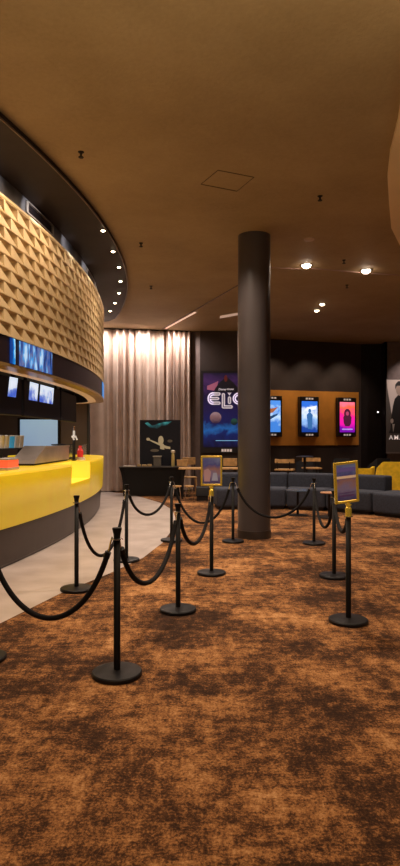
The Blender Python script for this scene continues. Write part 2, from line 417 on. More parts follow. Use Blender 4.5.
# menu boards hung under the drum
navyb = mat('menu_board_black', (0.006, 0.006, 0.016), 0.6)
blu = ramp_mat('board_picture', [(0.25, (0.02, 0.08, 0.35)), (0.45, (0.20, 0.35, 0.80)), (0.6, (0.45, 0.55, 0.85)), (0.75, (0.85, 0.92, 1.0))], 'Z', -0.3, 0.3, 1.0, 7, 0.85)
IN = resample(0.05)
def board(ya, yb, label, pics):
    seg = [(p - n * 0.45, n) for p, n in IN if ya <= p.y <= yb]
    c, n = seg[len(seg) // 2]; a = seg[0][0]; b = seg[-1][0]; L = (b - a).length - 0.03; ang = math.atan2(b.y - a.y, b.x - a.x)
    t = thing('menu_board', label, 'menu board', (c.x, c.y, 2.12), ang, 'menu boards hung under the drum')
    link('casing', boxm(-L / 2, L / 2, -0.03, 0.05, -0.25, 0.275, bev=0.01, seg=1), navyb, t)
    for (x0, x1) in pics:
        b2 = bmesh.new(); quad(b2, [(x0 * L, -0.034, 0.0), (x1 * L - .06, -0.034, 0.0), (x1 * L, -0.034, 0.27), (x0 * L + .06, -0.034, 0.27)])
        link('picture', b2, blu, t)
    for sx in (-0.42, 0.42):
        link('hanger', boxm(sx * L - 0.03, sx * L + 0.03, -0.01, 0.02, 0.27, 0.33), NIGHT, t)
board(5.9, 8.45, 'black menu board with a narrow pale blue picture, under the nearer part of the drum', [(0.33, 0.45)])
board(8.5, 10.4, 'black menu board with two bright blue pictures side by side', [(-0.40, -0.15), (-0.13, 0.29)])
board(10.45, 12.1, 'blank dark menu board last in the row towards the curtain', [])

# back wall of the bar, pale doorway
BARW = mat('bar_wall_brown', (0.10, 0.062, 0.052), 0.4, var=0.1, vscale=2)
struct(link('wall_bar', boxm(-10.0, -2.88, 15.32, 15.42, 0, 2.7), BARW))
struct(link('trim_3', boxm(-2.88, -2.83, 15.28, 15.46, 0, 2.7), mat('gap_black', (0.01, 0.008, 0.008), 0.4)))  # dark gap before the curtain put in as a black strip
struct(link('door_1', boxm(-4.58, -3.62, 15.27, 15.315, 0, 2.03), ramp_mat('frosted_door', [(0.0, (0.50, 0.60, 0.78)), (1.0, (0.62, 0.74, 0.84))], 'Z', 0.9, 2.1, 0.3, 2, 0.62)))
struct(link('trim_4', box(box(boxm(-4.64, -4.58, 15.26, 15.318, 0, 2.07), -3.62, -3.56, 15.26, 15.318, 0, 2.07), -4.58, -3.62, 15.26, 15.318, 2.03, 2.07), NIGHT))

# ------------------------------------------------------------------ the stand: yellow counter
CT = thing('service_counter', 'long curved bright yellow service counter with a dark kick base', 'counter', (-2.4, 9.0, 0))
def clink(name, bm, m, smooth=False):
    bmesh.ops.transform(bm, matrix=DRI, verts=bm.verts); return link(name, bm, m, CT, smooth)
TOP = 1.145; LOW = 0.845
FC = resample(0.05)
NA, NB = 9.35, 10.75
def before(q): return q[0].y <= NA
def after(q): return q[0].y >= NB or q[0].x < -2.5 and q[0].y > 12
secA = [q for q in FC if q[0].y <= NA + 0.03]
secN = [q for q in FC if NA - 0.03 <= q[0].y <= NB + 0.03]
secB = [q for q in FC if q[0].y >= NB - 0.03]
bm = bmesh.new(); band(bm, [(-0.05, 0.0), (-0.02, 0.05), (0.01, 0.50)], FC); clink('kick_panel', bm, mat('kick_brown', (0.045, 0.032, 0.029), 0.35, var=0.12, vscale=2))
bm = bmesh.new()
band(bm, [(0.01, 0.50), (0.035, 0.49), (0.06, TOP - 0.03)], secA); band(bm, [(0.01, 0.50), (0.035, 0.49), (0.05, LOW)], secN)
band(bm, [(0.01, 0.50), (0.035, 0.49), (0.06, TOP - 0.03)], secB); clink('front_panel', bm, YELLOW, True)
bm = bmesh.new()
band(bm, [(-0.30, TOP), (-0.95, TOP), (-0.95, TOP - 0.04)], secN)
for s in (secA, secB): band(bm, [(0.06, TOP - 0.03), (0.055, TOP), (-0.95, TOP), (-0.95, TOP - 0.04)], s)
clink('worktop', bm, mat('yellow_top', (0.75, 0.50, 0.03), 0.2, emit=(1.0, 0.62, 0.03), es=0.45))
bm = bmesh.new(); band(bm, [(0.05, LOW), (-0.30, LOW), (-0.30, TOP)], secN)
for q in (secN[0], secN[-1]):
    p, n = q
    quad(bm, [(p.x + n.x * 0.05, p.y + n.y * 0.05, LOW), (p.x - n.x * 0.30, p.y - n.y * 0.30, LOW), (p.x - n.x * 0.30, p.y - n.y * 0.30, TOP), (p.x + n.x * 0.05, p.y + n.y * 0.05, TOP)])
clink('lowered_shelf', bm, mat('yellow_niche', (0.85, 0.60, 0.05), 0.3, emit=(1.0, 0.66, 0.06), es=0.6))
bm = bmesh.new(); band(bm, [(-0.90, 0.0), (-0.90, TOP - 0.04)], [q for q in FC if q[0].y < 14.9 ]); clink('rear_panel', bm, NIGHT)

def inward(y, off, z=TOP):
    q = min((q for q in FC if q[0].x > -3.2), key=lambda q: abs(q[0].y - y)); p = q[0] - q[1] * off
    return (p.x, p.y, z), math.atan2(q[1].y, q[1].x) + PI / 2   # local +x runs along the counter away from camera, local +y inward... 

# metal-fronted hood (hot food display) on the counter
loc, rz = inward(9.95, 0.60)
hd = thing('food_warmer', 'brushed metal hood with sloping end and glass side on the yellow counter', 'food warmer', loc, rz)
STEEL = mat('brushed_steel', (0.55, 0.47, 0.44), 0.3, 0.5, var=0.12, vscale=3)
b2 = bmesh.new()
prof = [(-1.05, 0.03), (1.0, 0.03), (1.0, 0.27), (-0.45, 0.29), (-1.0, 0.09)]
f = [b2.verts.new((x, -0.20, z)) for x, z in prof]; g = [b2.verts.new((x, 0.15, z)) for x, z in prof]
b2.faces.new(f); b2.faces.new(g[::-1])
for i in range(5): b2.faces.new((f[i], f[(i + 1) % 5], g[(i + 1) % 5], g[i]))
link('hood', b2, STEEL, hd)
link('foot_rail', boxm(-1.0, 1.0, -0.17, 0.12, 0.0, 0.03), NIGHT, hd)
link('top_strip', boxm(-0.45, 1.02, -0.21, -0.19, 0.255, 0.285), mat('steel_light', (0.6, 0.5, 0.45), 0.3, 0.5), hd)
loc, rz = inward(11.65, 0.60, TOP)
gc = thing('glass_case', 'small glass display case with greenish contents beside the metal hood', 'display case', loc, rz)
GL = mat('clear_glass', (0.75, 0.85, 0.8), 0.05, trans=0.9, alpha=0.45)
link('case_glass', boxm(-0.58, 0.58, -0.12, 0.1, 0.03, 0.28), GL, gc)
link('case_base', boxm(-0.6, 0.6, -0.14, 0.12, 0.0, 0.03), NIGHT, gc)
link('case_lid', boxm(-0.6, 0.6, -0.14, 0.12, 0.28, 0.30), NIGHT, gc)
link('contents', boxm(-0.3, 0.28, -0.05, 0.05, 0.03, 0.13, bev=0.02), mat('greens', (0.12, 0.16, 0.05), 0.6, var=0.5, vscale=30), gc)
loc, rz = inward(10.95, 0.28, TOP)
ts = thing('tap_tower', 'slim beer tap tower with a chrome cross of taps', 'beer tap', loc, rz)
link('column_pipe', lathe(bmesh.new(), [(0.03, 0), (0.06, 0.02), (0.028, 0.03), (0.025, 0.42), (0, 0.42)], 16), mat('dark_metal', (0.06, 0.06, 0.07), 0.3, 0.8), ts)
b2 = bmesh.new(); tube(b2, [(-0.15, 0, 0.44), (0.15, 0, 0.44)], 0.02, 8); tube(b2, [(0, 0, 0.38), (0, 0, 0.55)], 0.02, 8)
for sx in (-0.15, 0.15): tube(b2, [(sx, 0, 0.45), (sx, -0.03, 0.38)], 0.014, 8)
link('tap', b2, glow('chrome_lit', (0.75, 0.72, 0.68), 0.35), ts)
link('handle', lathe(bmesh.new(), [(0.012, 0.53), (0.028, 0.62), (0, 0.64)], 12), CHROME, ts)
loc, rz = inward(11.45, 0.25, TOP)
bt = thing('sauce_bottle', 'red bottle with white foot standing on the counter beyond the lowered shelf', 'bottle', loc, rz)
link('bottle_body', lathe(bmesh.new(), [(0, 0.04), (0.055, 0.04), (0.06, 0.17), (0.03, 0.23), (0.028, 0.27), (0, 0.27)], 16), mat('red_plastic', (0.6, 0.03, 0.03), 0.3, emit=(0.8, 0.05, 0.04), es=0.25), bt)
link('bottle_foot', lathe(bmesh.new(), [(0, 0), (0.10, 0), (0.085, 0.05), (0, 0.05)], 16), mat('white_plastic', (0.7, 0.6, 0.55), 0.4), bt)
loc, rz = inward(13.2, 0.35, TOP)
sg = thing('sneeze_guard', 'low glass guard with a thin rail behind the red bottle', 'glass screen', loc, rz)
link('guard_glass', boxm(-0.75, 0.75, -0.004, 0.004, 0.0, 0.25), GL, sg)
link('guard_rail', boxm(-0.78, 0.78, -0.012, 0.012, 0.25, 0.27), mat('rail_grey', (0.22, 0.2, 0.2), 0.3, 0.6), sg)

# popcorn-side clutter near the left edge of the view
loc, rz = inward(7.75, 0.28, TOP)
dd = thing('snack_warmer', 'small glass warmer glowing red over snacks on the counter', 'snack warmer', loc, rz)
link('warmer_body', boxm(-0.17, 0.17, -0.1, 0.1, 0.0, 0.04, bev=0.01), STEEL, dd)
link('heated_glass', boxm(-0.15, 0.15, -0.09, 0.09, 0.04, 0.13), glow('red_glow', (1.0, 0.10, 0.04), 0.7), dd)
link('warmer_lid', boxm(-0.17, 0.17, -0.1, 0.1, 0.13, 0.155, bev=0.01), mat('lid_grey', (0.35, 0.3, 0.3), 0.4), dd)
def cup(x, y, z, label, m, r=0.045, h=0.16):
    t = thing('paper_cup', label, 'cup', (x, y, z), 0, 'paper cups by the snack warmer')
    link('cup_body', lathe(bmesh.new(), [(0, 0), (r * 0.75, 0), (r, h), (0, h)], 16), m, t)
    link('cup_lid', lathe(bmesh.new(), [(0, h), (r * 1.08, h), (r * 1.0, h + 0.015), (0, h + 0.02)], 16), mat('lid_white', (0.75, 0.72, 0.7), 0.4), t)
CW = mat('cup_white', (0.72, 0.68, 0.62), 0.5)
CB = mat('cup_blue', (0.05, 0.35, 0.62), 0.4, emit=(0.05, 0.4, 0.7), es=0.25)
loc, rz = inward(9.3, 0.885, TOP)
sh = thing('cup_rack', 'black counter rack holding cups behind the snack warmer', 'rack', loc, rz)
link('shelf', boxm(-0.5, 0.5, -0.06, 0.06, 0.24, 0.26), NIGHT, sh)
for sx in (-0.48, 0.48): link('upright', boxm(sx - 0.015, sx + 0.015, -0.05, 0.05, 0, 0.24), NIGHT, sh)
vx = Vector((math.cos(rz), math.sin(rz)))
for i, (s, m, lb, r) in enumerate([(-0.40, CW, 'white paper cup standing first on the black rack', 0.055), (-0.22, CW, 'white paper cup standing second on the black rack', 0.055), (-0.02, CB, 'blue paper cup on the black rack', 0.06), (0.18, CW, 'wide white cup beside the blue cup', 0.065), (0.38, CW, 'white cup at the curtain end of the rack', 0.06)]):
    cup(loc[0] + vx.x * s, loc[1] + vx.y * s, TOP + 0.26, lb, m, r * 0.95, 0.18)

# added unseen spots that brighten the neck above the cladding
NECK_Y = [5.2, 6.5, 7.6, 9.0, 10.3, 11.6]
# small spots under the canopy
SPOTS = [(103, 229), (113, 250), (119, 266), (120.5, 280), (119, 292), (115, 302), (110, 310)]
SPP = [(-1.448, 8.96), (-1.444, 9.96), (-1.47, 10.88), (-1.57, 11.85), (-1.73, 12.82), (-1.95, 13.76), (-2.19, 14.63), (-1.56, 7.9), (-1.74, 6.9), (-1.98, 5.9)]
LENS = glow('lamp_lens', (1.0, 0.80, 0.52), 14.0)
LENS2 = glow('lamp_lens_bright', (1.0, 0.80, 0.62), 40.0)
def downlight(label, x, y, z, r, lens, group):
    dome = r * 0.75
    t = thing('downlight', label, 'downlight', (x, y, z), 0, group)
    link('trim_ring', lathe(bmesh.new(), [(r * 1.35, 0.0), (r * 1.35, -0.008), (r, -0.01), (r, 0.0)], 20), BLACK, t)
    link('lens', lathe(bmesh.new(), [(0, -dome), (r * 0.5, -dome * 0.87), (r * 0.87, -dome * 0.5), (r, -0.004)], 20), lens, t)
    return t
words_ = ['', 'second', 'third', 'fourth', 'fifth', 'sixth']
lb = ['small warm spot in the dark canopy, first of the lit row from the counter side', 'small warm spot in the canopy, second of the lit row', 'small warm spot in the canopy, third of the lit row', 'small warm spot at the bulge of the canopy, fourth of the lit row', 'small warm spot in the canopy, fifth of the lit row', 'small warm spot in the canopy, next to last towards the curtain', 'small warm spot in the canopy, last one by the curtain']
for i, (x, y) in enumerate(SPP[:7]):
    downlight(lb[i], x, y, 4.664, 0.035, LENS, 'spots in the canopy')
for i, (lbl, x, y) in enumerate([('bright round ceiling downlight beyond the column', 1.95, 11.0), ('bright round ceiling downlight over the sofa, farther from the column', 3.14, 11.34)]):
    downlight(lbl, x, y, CEIL - 0.002, 0.085, LENS2, 'bright ceiling downlights')
for i, (lbl, x, y) in enumerate([('small ceiling downlight near the far wall, farther of a close pair', 2.9, 14.9), ('small ceiling downlight near the far wall, nearer of a close pair', 2.89, 14.2)]):
    downlight(lbl, x, y, CEIL - 0.002, 0.06, LENS, 'pair of small ceiling downlights')
# ceiling details
def sprinkler(label, x, y):
    t = thing('sprinkler_head', label, 'sprinkler', (x, y, CEIL), 0, 'sprinklers in the ceiling')
    link('rosette', lathe(bmesh.new(), [(0.035, 0), (0.03, -0.008), (0.012, -0.012), (0.010, -0.05), (0, -0.05)], 16), NIGHT, t)
    link('deflector', lathe(bmesh.new(), [(0, -0.055), (0.03, -0.056), (0.03, -0.062), (0, -0.062)], 12), NIGHT, t)
for lbl, px, py in [('dark sprinkler head in the ceiling near the canopy curve', 81, 152), ('dark sprinkler head in the ceiling beside the canopy bulge', 141, 243), ('sprinkler head in the ceiling between canopy and curtain', 151, 286), ('sprinkler head in the open ceiling beyond the column', 320, 196), ('sprinkler head between the two bright downlights', 344, 260), ('sprinkler head just beyond the bright downlights', 347, 285)]:
    d = 600 * (CEIL - 1.56) / (438 - py); sprinkler(lbl, (px - 200) / 600 * d, d)
t = thing('smoke_detector', 'pale round disc on the ceiling by the bright downlights', 'smoke detector', (1.74, 9.57, CEIL))
link('detector_body', lathe(bmesh.new(), [(0.085, 0), (0.08, -0.02), (0.05, -0.028), (0, -0.028)], 24), mat('detector_pale', (0.45, 0.32, 0.24), 0.5), t)
link('detector_base', lathe(bmesh.new(), [(0.095, 0), (0.095, -0.008), (0.08, -0.008)], 24), mat('detector_pale2', (0.3, 0.2, 0.14), 0.5), t)
# access panel outline
q = [(0.025, 7.47), (0.0, 7.11), (0.70, 7.30), (0.463, 7.71)]
def cpt(px, py): d = 600 * (CEIL - 1.56) / (438 - py); return ((px - 200) / 600 * d, d)
q = [cpt(201, 184), cpt(218, 170), cpt(254, 177), cpt(237, 191)]
bm = bmesh.new()
for a, b in zip(q, q[1:] + q[:1]):
    tube(bm, [(a[0], a[1], CEIL - 0.002), (b[0], b[1], CEIL - 0.002)], 0.006, 4)
struct(link('trim_5', bm, mat('panel_seam', (0.07, 0.04, 0.02), 0.7)))
# linear slots and tracks
a, b = cpt(162, 329), cpt(238, 285)
bm = bmesh.new(); tube(bm, [(a[0], a[1], CEIL - 0.003), (b[0], b[1], CEIL - 0.003)], 0.018, 4); struct(link('trim_6', bm, mat('slot_dark', (0.10, 0.06, 0.045), 0.6)))
c1, c2 = cpt(164, 328), cpt(193, 312)
bm = bmesh.new(); tube(bm, [(c1[0] + 0.06, c1[1], CEIL - 0.006), (c2[0] + 0.06, c2[1], CEIL - 0.006)], 0.025, 4)
tag(link('linear_light', bm, glow('slot_glow', (0.8, 0.52, 0.40), 0.9)), 'thin lit line recessed in the ceiling in front of the curtain', 'linear light')
c1, c2 = cpt(220, 317), cpt(236, 313.5)
bm = bmesh.new(); prism(bm, [(c1[0], c1[1] - 0.15), (c2[0] + 0.1, c2[1] - 0.15), (c2[0] + 0.1, c2[1] + 0.1), (c1[0], c1[1] + 0.12)], CEIL - 0.015, CEIL - 0.001)
tag(link('ceiling_panel_light', bm, glow('dim_panel', (0.45, 0.30, 0.22), 0.8)), 'small dim rectangular light panel in the ceiling before the column', 'ceiling light')
bm = bmesh.new()
for seg in ([(268, 267), (300, 268.5)], [(311, 268), (360, 272)], [(371, 273), (402, 275)]):
    a, b = cpt(*seg[0]), cpt(*seg[1]); tube(bm, [(a[0], a[1], CEIL - 0.004), (b[0], b[1], CEIL - 0.004)], 0.014, 4)
struct(link('trim_7', bm, mat('track_pale', (0.30, 0.19, 0.16), 0.5)))

# ------------------------------------------------------------------ curtain
def curtain():
    bm = bmesh.new(); nx = 520; zs = [0.03, 0.6, 1.3, 2.2, 3.1, 4.0, 4.70]
    x0, x1 = -5.2, -0.27
    rows = []
    rnd = [random.uniform(-1, 1) for _ in range(64)]
    for j, z in enumerate(zs):
        row = []
        for i in range(nx + 1):
            t = i / nx; x = x0 + (x1 - x0) * t; yb = 17.25 + (x + 3.0) * 0.19
            fl = 0.02 * math.sin(z * 1.1 + 3 * math.sin(t * 9))
            ph = 2 * PI * (t * 19 + 0.9 * math.sin(t * 7.0) + 0.5 * math.sin(t * 19 + 1)) + fl * 14
            amp = 0.075 + 0.035 * math.sin(t * 23) + 0.02 * math.sin(t * 57 + 2)
            y = yb + amp * math.sin(ph) + 0.02 * math.sin(ph * 2.3 + 1)
            row.append(bm.verts.new((x + fl * 0.6, y, z)))
        rows.append(row)
    for a, b in zip(rows, rows[1:]):
        for i in range(nx): bm.faces.new((a[i], a[i + 1], b[i + 1], b[i]))
    return bm
cm = mat('curtain_cloth', (0.58, 0.45, 0.39), 0.85, var=0.08, vscale=4)
t = thing('curtain', 'tall floor-length pinkish beige curtain hanging in folds beside the poster wall', 'curtain', (-2.7, 17.4, 0))
b2 = curtain(); bmesh.ops.transform(b2, matrix=Matrix.Translation((2.7, -17.4, 0)), verts=b2.verts); link('curtain_cloth', b2, cm, t, True)
b2 = bmesh.new(); tube(b2, [(-2.5, -0.57, 4.71), (2.43, 0.37, 4.71)], 0.015, 8); link('curtain_rail', b2, NIGHT, t)

# ------------------------------------------------------------------ stanchions
def make_stanchion(loc, label, sign=False, flip=1):
    t = thing('rope_stanchion', label, 'stanchion', loc, 0, 'black rope barrier posts')
    link('base', lathe(bmesh.new(), [(0, 0), (0.160, 0), (0.165, 0.006), (0.165, 0.024), (0.158, 0.031), (0.10, 0.036), (0.03, 0.040), (0, 0.040)], 48), BASEM, t, False)
    link('pole', lathe(bmesh.new(), [(0.0225, 0.038), (0.0225, 0.905), (0, 0.905)], 24), BLACK, t, True)
    if not sign: link('cap', lathe(bmesh.new(), [(0.021, 0.90), (0.024, 0.93), (0.032, 0.962), (0.031, 0.970), (0, 0.972)], 24), BLACK, t, False)
    link('ring_plate', lathe(bmesh.new(), [(0.023, 0.893), (0.040, 0.893), (0.040, 0.898), (0.023, 0.900)], 24), CHROME, t)
    return t
P = {'A': (-0.546, 3.949), 'B': (-0.198, 5.410), 'C': (-1.267, 6.158), 'D': (-0.932, 7.61), 'E': (-0.432, 9.087), 'F': (0.132, 6.882),
     'G': (0.495, 9.0), 'H': (1.678, 8.83), 'I': (1.504, 6.73), 'J': (1.258, 5.087), 'K': (-1.532, 4.216)}
LB = {'A': 'tall black barrier post standing on the carpet, the largest in view', 'B': 'black barrier post on the carpet, next beyond the largest post',
      'C': 'black barrier post at the carpet edge in front of the yellow counter', 'D': 'black barrier post on the grey walkway before the cloth-covered table',
      'E': 'black barrier post between the walkway post and the column', 'G': 'black barrier post standing just beside the column',
      'H': 'black barrier post on its own in front of the small side table', 'I': 'black barrier post half hidden behind the tilted gold sign',
      'K': 'black barrier post mostly out of view, only its round base edge shows'}
for k in 'ABCDEGHIK': make_stanchion((*P[k], 0), LB[k])
PRN = ramp_mat('sign_print', [(0.1, (0.30, 0.26, 0.42)), (0.35, (0.50, 0.44, 0.55)), (0.55, (0.58, 0.42, 0.38)), (0.75, (0.30, 0.30, 0.52)), (0.95, (0.45, 0.48, 0.62))], 'Z', 0, 0.34, 0.7, 9, 0.22)
def sign_post(key, label, rz, w, h, tilt, glossy):
    t = make_stanchion((*P[key], 0), label, True); t.rotation_euler = (0, 0, rz); t['group'] = 'barrier posts with gold sign frames'
    t['category'] = 'sign stanchion'
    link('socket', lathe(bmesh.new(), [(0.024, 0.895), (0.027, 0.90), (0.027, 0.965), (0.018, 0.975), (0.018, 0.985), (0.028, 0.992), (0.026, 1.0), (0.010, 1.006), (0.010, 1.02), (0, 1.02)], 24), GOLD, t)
    b2 = bmesh.new(); fw = 0.022
    box(b2, -w / 2, -w / 2 + fw, -0.012, 0.012, 0, h, 0.003, 1); box(b2, w / 2 - fw, w / 2, -0.012, 0.012, 0, h, 0.003, 1)
    box(b2, -w / 2 + fw, w / 2 - fw, -0.012, 0.012, 0, fw, 0.003, 1); box(b2, -w / 2 + fw, w / 2 - fw, -0.012, 0.012, h - fw, h, 0.003, 1)
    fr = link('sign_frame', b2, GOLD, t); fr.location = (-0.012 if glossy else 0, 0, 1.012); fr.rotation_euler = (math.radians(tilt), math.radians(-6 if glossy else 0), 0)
    sh = link('sign_sheet', boxm(-w / 2 + fw, w / 2 - fw, -0.004, 0.004, fw, h - fw), PRN, fr)
    if glossy:
        link('sheet_band', boxm(-w / 2 + fw, w / 2 - fw, -0.006, -0.0045, h * 0.60, h * 0.66), mat('sheet_glint', (0.7, 0.5, 0.3), 0.3, emit=(0.7, 0.45, 0.28), es=0.35), fr)  # glint painted on as a pale glowing band
        link('sheet_tint', boxm(-w / 2 + fw, w / 2 - fw, -0.006, -0.0045, h * 0.76, h * 0.86), mat('sheet_violet', (0.12, 0.09, 0.26), 0.3, emit=(0.2, 0.15, 0.4), es=0.2), fr)
        link('sheet_lines', box(boxm(-w / 2 + fw + .02, w / 2 - fw - .02, -0.006, -0.0045, h * 0.16, h * 0.20), -w / 2 + fw + .02, w / 2 - fw - .02, -0.006, -0.0045, h * 0.24, h * 0.26), mat('sheet_violet2', (0.18, 0.10, 0.36), 0.3), fr)
    else:
        b3 = bmesh.new(); poly_xz(b3, [(-0.085, 0.05), (-0.02, 0.05), (-0.005, 0.16), (-0.04, 0.2), (-0.085, 0.18)], -0.006); link('print_shape', b3, mat('print_rose', (0.45, 0.25, 0.25), 0.4, emit=(0.5, 0.3, 0.3), es=0.2), fr)
        b3 = bmesh.new(); poly_xz(b3, [(0.0, 0.06), (0.075, 0.06), (0.06, 0.15), (0.02, 0.15)], -0.006); link('print_shape', b3, mat('print_grey', (0.35, 0.35, 0.42), 0.4, emit=(0.4, 0.4, 0.5), es=0.2), fr)
sign_post('F', 'black post carrying an upright gold-framed sign with a grey-violet picture', 0.0, 0.245, 0.345, 2, False)
sign_post('J', 'black post carrying a tilted gold-framed sign, turned a little sideways', math.radians(10), 0.215, 0.355, 8, True)

ROPES = [('K', 'A', 0.90, 0.335, 'thick black rope hanging in front of the grey walkway from the largest post'), ('A', 'B', 0.89, 0.45, 'black rope between the largest post and the post beyond it'),
         ('B', 'F', 0.89, 0.49, 'black rope running to the upright gold sign post'), ('C', 'D', 0.89, 0.22, 'black rope hanging low over the grey walkway'),
         ('D', 'E', 0.89, 0.50, 'black rope in front of the cloth-covered table'), ('E', 'G', 0.89, 0.28, 'black rope hanging behind the upright gold sign post'),
         ('G', 'H', 0.89, 0.38, 'long black rope passing in front of the column'), ('H', 'I', 0.89, 0.42, 'black rope in a narrow loop before the small side table'),
         ('I', 'J', 0.89, 0.66, 'short black rope loop behind the tilted gold sign post')]
for a, b, z, low, label in ROPES:
    A = Vector((*P[a], z)); B = Vector((*P[b], z)); d = (B - A).normalized()
    A2 = A + d * 0.035; B2 = B - d * 0.035; mid = (A2 + B2) / 2
    t = thing('barrier_rope', label, 'rope', (mid.x, mid.y, 0), 0, 'black barrier ropes'); off = Vector((-mid.x, -mid.y, 0))
    L = (B2 - A2).length; sag = z - low
    def pt(s):
        u = 2 * s - 1; k = 1 - (0.72 * u * u + 0.28 * u ** 6); k = k
        return A2.lerp(B2, s) + Vector((0, 0, -sag * k)) + off
    N = 40; s0 = 0.03
    pts = [pt(s0 + (1 - 2 * s0) * i / N) for i in range(N + 1)]
    link('rope_cord', tube(bmesh.new(), pts, 0.0185, 12), ROPE, t, True)
    for e in (0, 1):
        p_in = pts[0] if e == 0 else pts[-1]; p_n = pts[2] if e == 0 else pts[-3]
        dr = (p_in - p_n).normalized(); att = (A2 if e == 0 else B2) + off
        link('rope_end', tube(bmesh.new(), [p_in - dr * 0.04, p_in + dr * 0.005], 0.0215, 12), BLACK, t)
        b2 = bmesh.new(); tube(b2, [p_in, p_in + dr * 0.02, (p_in + dr * 0.02).lerp(att, 0.5) + Vector((0, 0, 0.01)), att + Vector((0, 0, 0.006)), att + Vector((0, 0, -0.012))], 0.006, 8)
        link('hook', b2, CHROME, t)

# ------------------------------------------------------------------ sofa modules
FR = [Vector(p) for p in [(0.36, 13.0), (1.10, 13.08), (1.87, 13.05), (2.66, 12.75), (3.46, 12.12), (4.06, 11.35)]]
def segn(a, b): d = (b - a).normalized(); return Vector((-d.y, d.x))
NR = []
for i in range(len(FR)):
    n = Vector((0, 0))
    if i > 0: n += segn(FR[i - 1], FR[i])
    if i < len(FR) - 1: n += segn(FR[i], FR[i + 1])
    NR.append(n.normalized())
SL = ['navy sofa module at the end by the column, seen beside the upright gold sign', 'navy sofa module mostly hidden behind the column', 'navy sofa module just beyond the column behind the round side table', 'navy sofa module behind the tilted gold sign',
      'backless navy seat module at the near end of the curved sofa']
for i in range(5):
    a, b = FR[i], FR[i + 1]; na, nb = NR[i], NR[i + 1]; c = (a + b) / 2 + (na + nb) * 0.2
    t = thing('sofa_module', SL[i], 'sofa', (c.x, c.y, 0), 0, 'modules of the curved navy sofa')
    g = (b - a).normalized() * 0.008
    if i < 4:
        ft = [a + g - c, b - g - c, b - g + nb * 0.62 - c, a + g + na * 0.62 - c]
        bk = [a + g + na * 0.60 - c, b - g + nb * 0.60 - c, b - g + nb * 0.92 - c, a + g + na * 0.92 - c]
        link('backrest', prism(bmesh.new(), [tuple(p) for p in bk], 0.05, 0.765, 0.06, 4), NAVY, t, True)
    else:
        ft = [a + g - c, b - g - c, b - g + nb * 0.9 - c, a + g + na * 0.9 - c]
    link('seat', prism(bmesh.new(), [tuple(p) for p in ft], 0.05, 0.465, 0.07, 4), NAVY, t, True)
    cc = sum(ft, Vector((0, 0))) / 4
    link('plinth', prism(bmesh.new(), [tuple(cc + (p - cc) * 0.9) for p in ft], 0.0, 0.06), NIGHT, t)

# side tables
def side_table(label, x, y, r, h, top):
    t = thing('side_table', label, 'side table', (x, y, 0), 0, 'round side tables by the sofa')
    link('table_top', lathe(bmesh.new(), [(0, h - 0.02), (r, h - 0.02), (r + 0.004, h - 0.01), (r, h), (0, h)], 32), top, t)
    link('stem', lathe(bmesh.new(), [(0.025, 0.02), (0.022, h - 0.02)], 16), NIGHT, t, True)
    link('foot', lathe(bmesh.new(), [(0, 0), (0.20, 0), (0.20, 0.012), (0.03, 0.022), (0, 0.022)], 32), NIGHT, t)
side_table('round side table with a dark blue-grey top in front of the navy sofa', 1.97, 12.10, 0.25, 0.515, mat('top_slate', (0.06, 0.08, 0.12), 0.25))
side_table('round side table with a light wood top partly behind the lone barrier post', 2.53, 11.75, 0.17, 0.50, mat('top_wood', (0.55, 0.30, 0.17), 0.35))

# ------------------------------------------------------------------ tall table and stools behind the sofa
def stool(label, x, y, rz, w=0.46, group='light wood stools behind the sofa', first=[None]):
    if first[0] is not None:
        r = dup(first[0], label, (x, y, 0), rz, group); return r
    t = thing('bar_stool', label, 'stool', (x, y, 0), rz, group)
    link('seat', boxm(-w / 2, w / 2, -0.19, 0.19, 0.74, 0.78, bev=0.015), WOOD, t)
    b2 = bmesh.new(); n = 14
    arc = [(w / 2 * math.sin(a), -0.02 + 0.2 * math.cos(a)) for a in [(-1.35 + 2.7 * k / n) for k in range(n + 1)]]
    rows = []
    for (px, py) in arc:
        s = 1 + 0.03 / max(0.1, math.hypot(px, py))
        rows.append([b2.verts.new(v) for v in ((px, py, 0.93), (px * s, py * s, 0.93), (px * s, py * s, 1.03), (px, py, 1.03))])
    for p_, q_ in zip(rows, rows[1:]):
        for k in range(4): b2.faces.new((p_[k], p_[(k + 1) % 4], q_[(k + 1) % 4], q_[k]))
    b2.faces.new(rows[0]); b2.faces.new(rows[-1][::-1]); link('backrest', b2, WOOD, t)
    for sx in (-1, 1):
        link('back_post', tube(bmesh.new(), [(sx * 0.15, 0.17, 0.76), (sx * 0.16, 0.19, 0.96)], 0.012, 8), NIGHT, t)
        for sy in (-1, 1): link('leg', tube(bmesh.new(), [(sx * 0.17, sy * 0.14, 0.75), (sx * 0.21, sy * 0.18, 0.0)], [0.018, 0.012], 8), NIGHT, t)
    b2 = bmesh.new()
    for sx in (-1, 1): tube(b2, [(sx * 0.194, -0.164, 0.28), (sx * 0.194, 0.164, 0.28)], 0.008, 6)
    for sy in (-1, 1): tube(b2, [(-0.194, sy * 0.164, 0.28), (0.194, sy * 0.164, 0.28)], 0.008, 6)
    link('footrest', b2, NIGHT, t)
    first[0] = t; return t
stool('light wood bar stool behind the sofa, on the column side of the black table', 2.15, 15.2, math.radians(160))
stool('light wood bar stool behind the sofa, just beyond the black round table', 2.97, 15.95, 0.1)
t = thing('bar_table', 'small round black high table between the light wood stools', 'high table', (2.66, 15.25, 0))
link('table_top', lathe(bmesh.new(), [(0, 1.07), (0.21, 1.07), (0.215, 1.085), (0.21, 1.10), (0, 1.10)], 32), mat('table_black', (0.02, 0.02, 0.025), 0.3), t)
link('stem', lathe(bmesh.new(), [(0.035, 0.02), (0.035, 1.07)], 16), NIGHT, t, True)
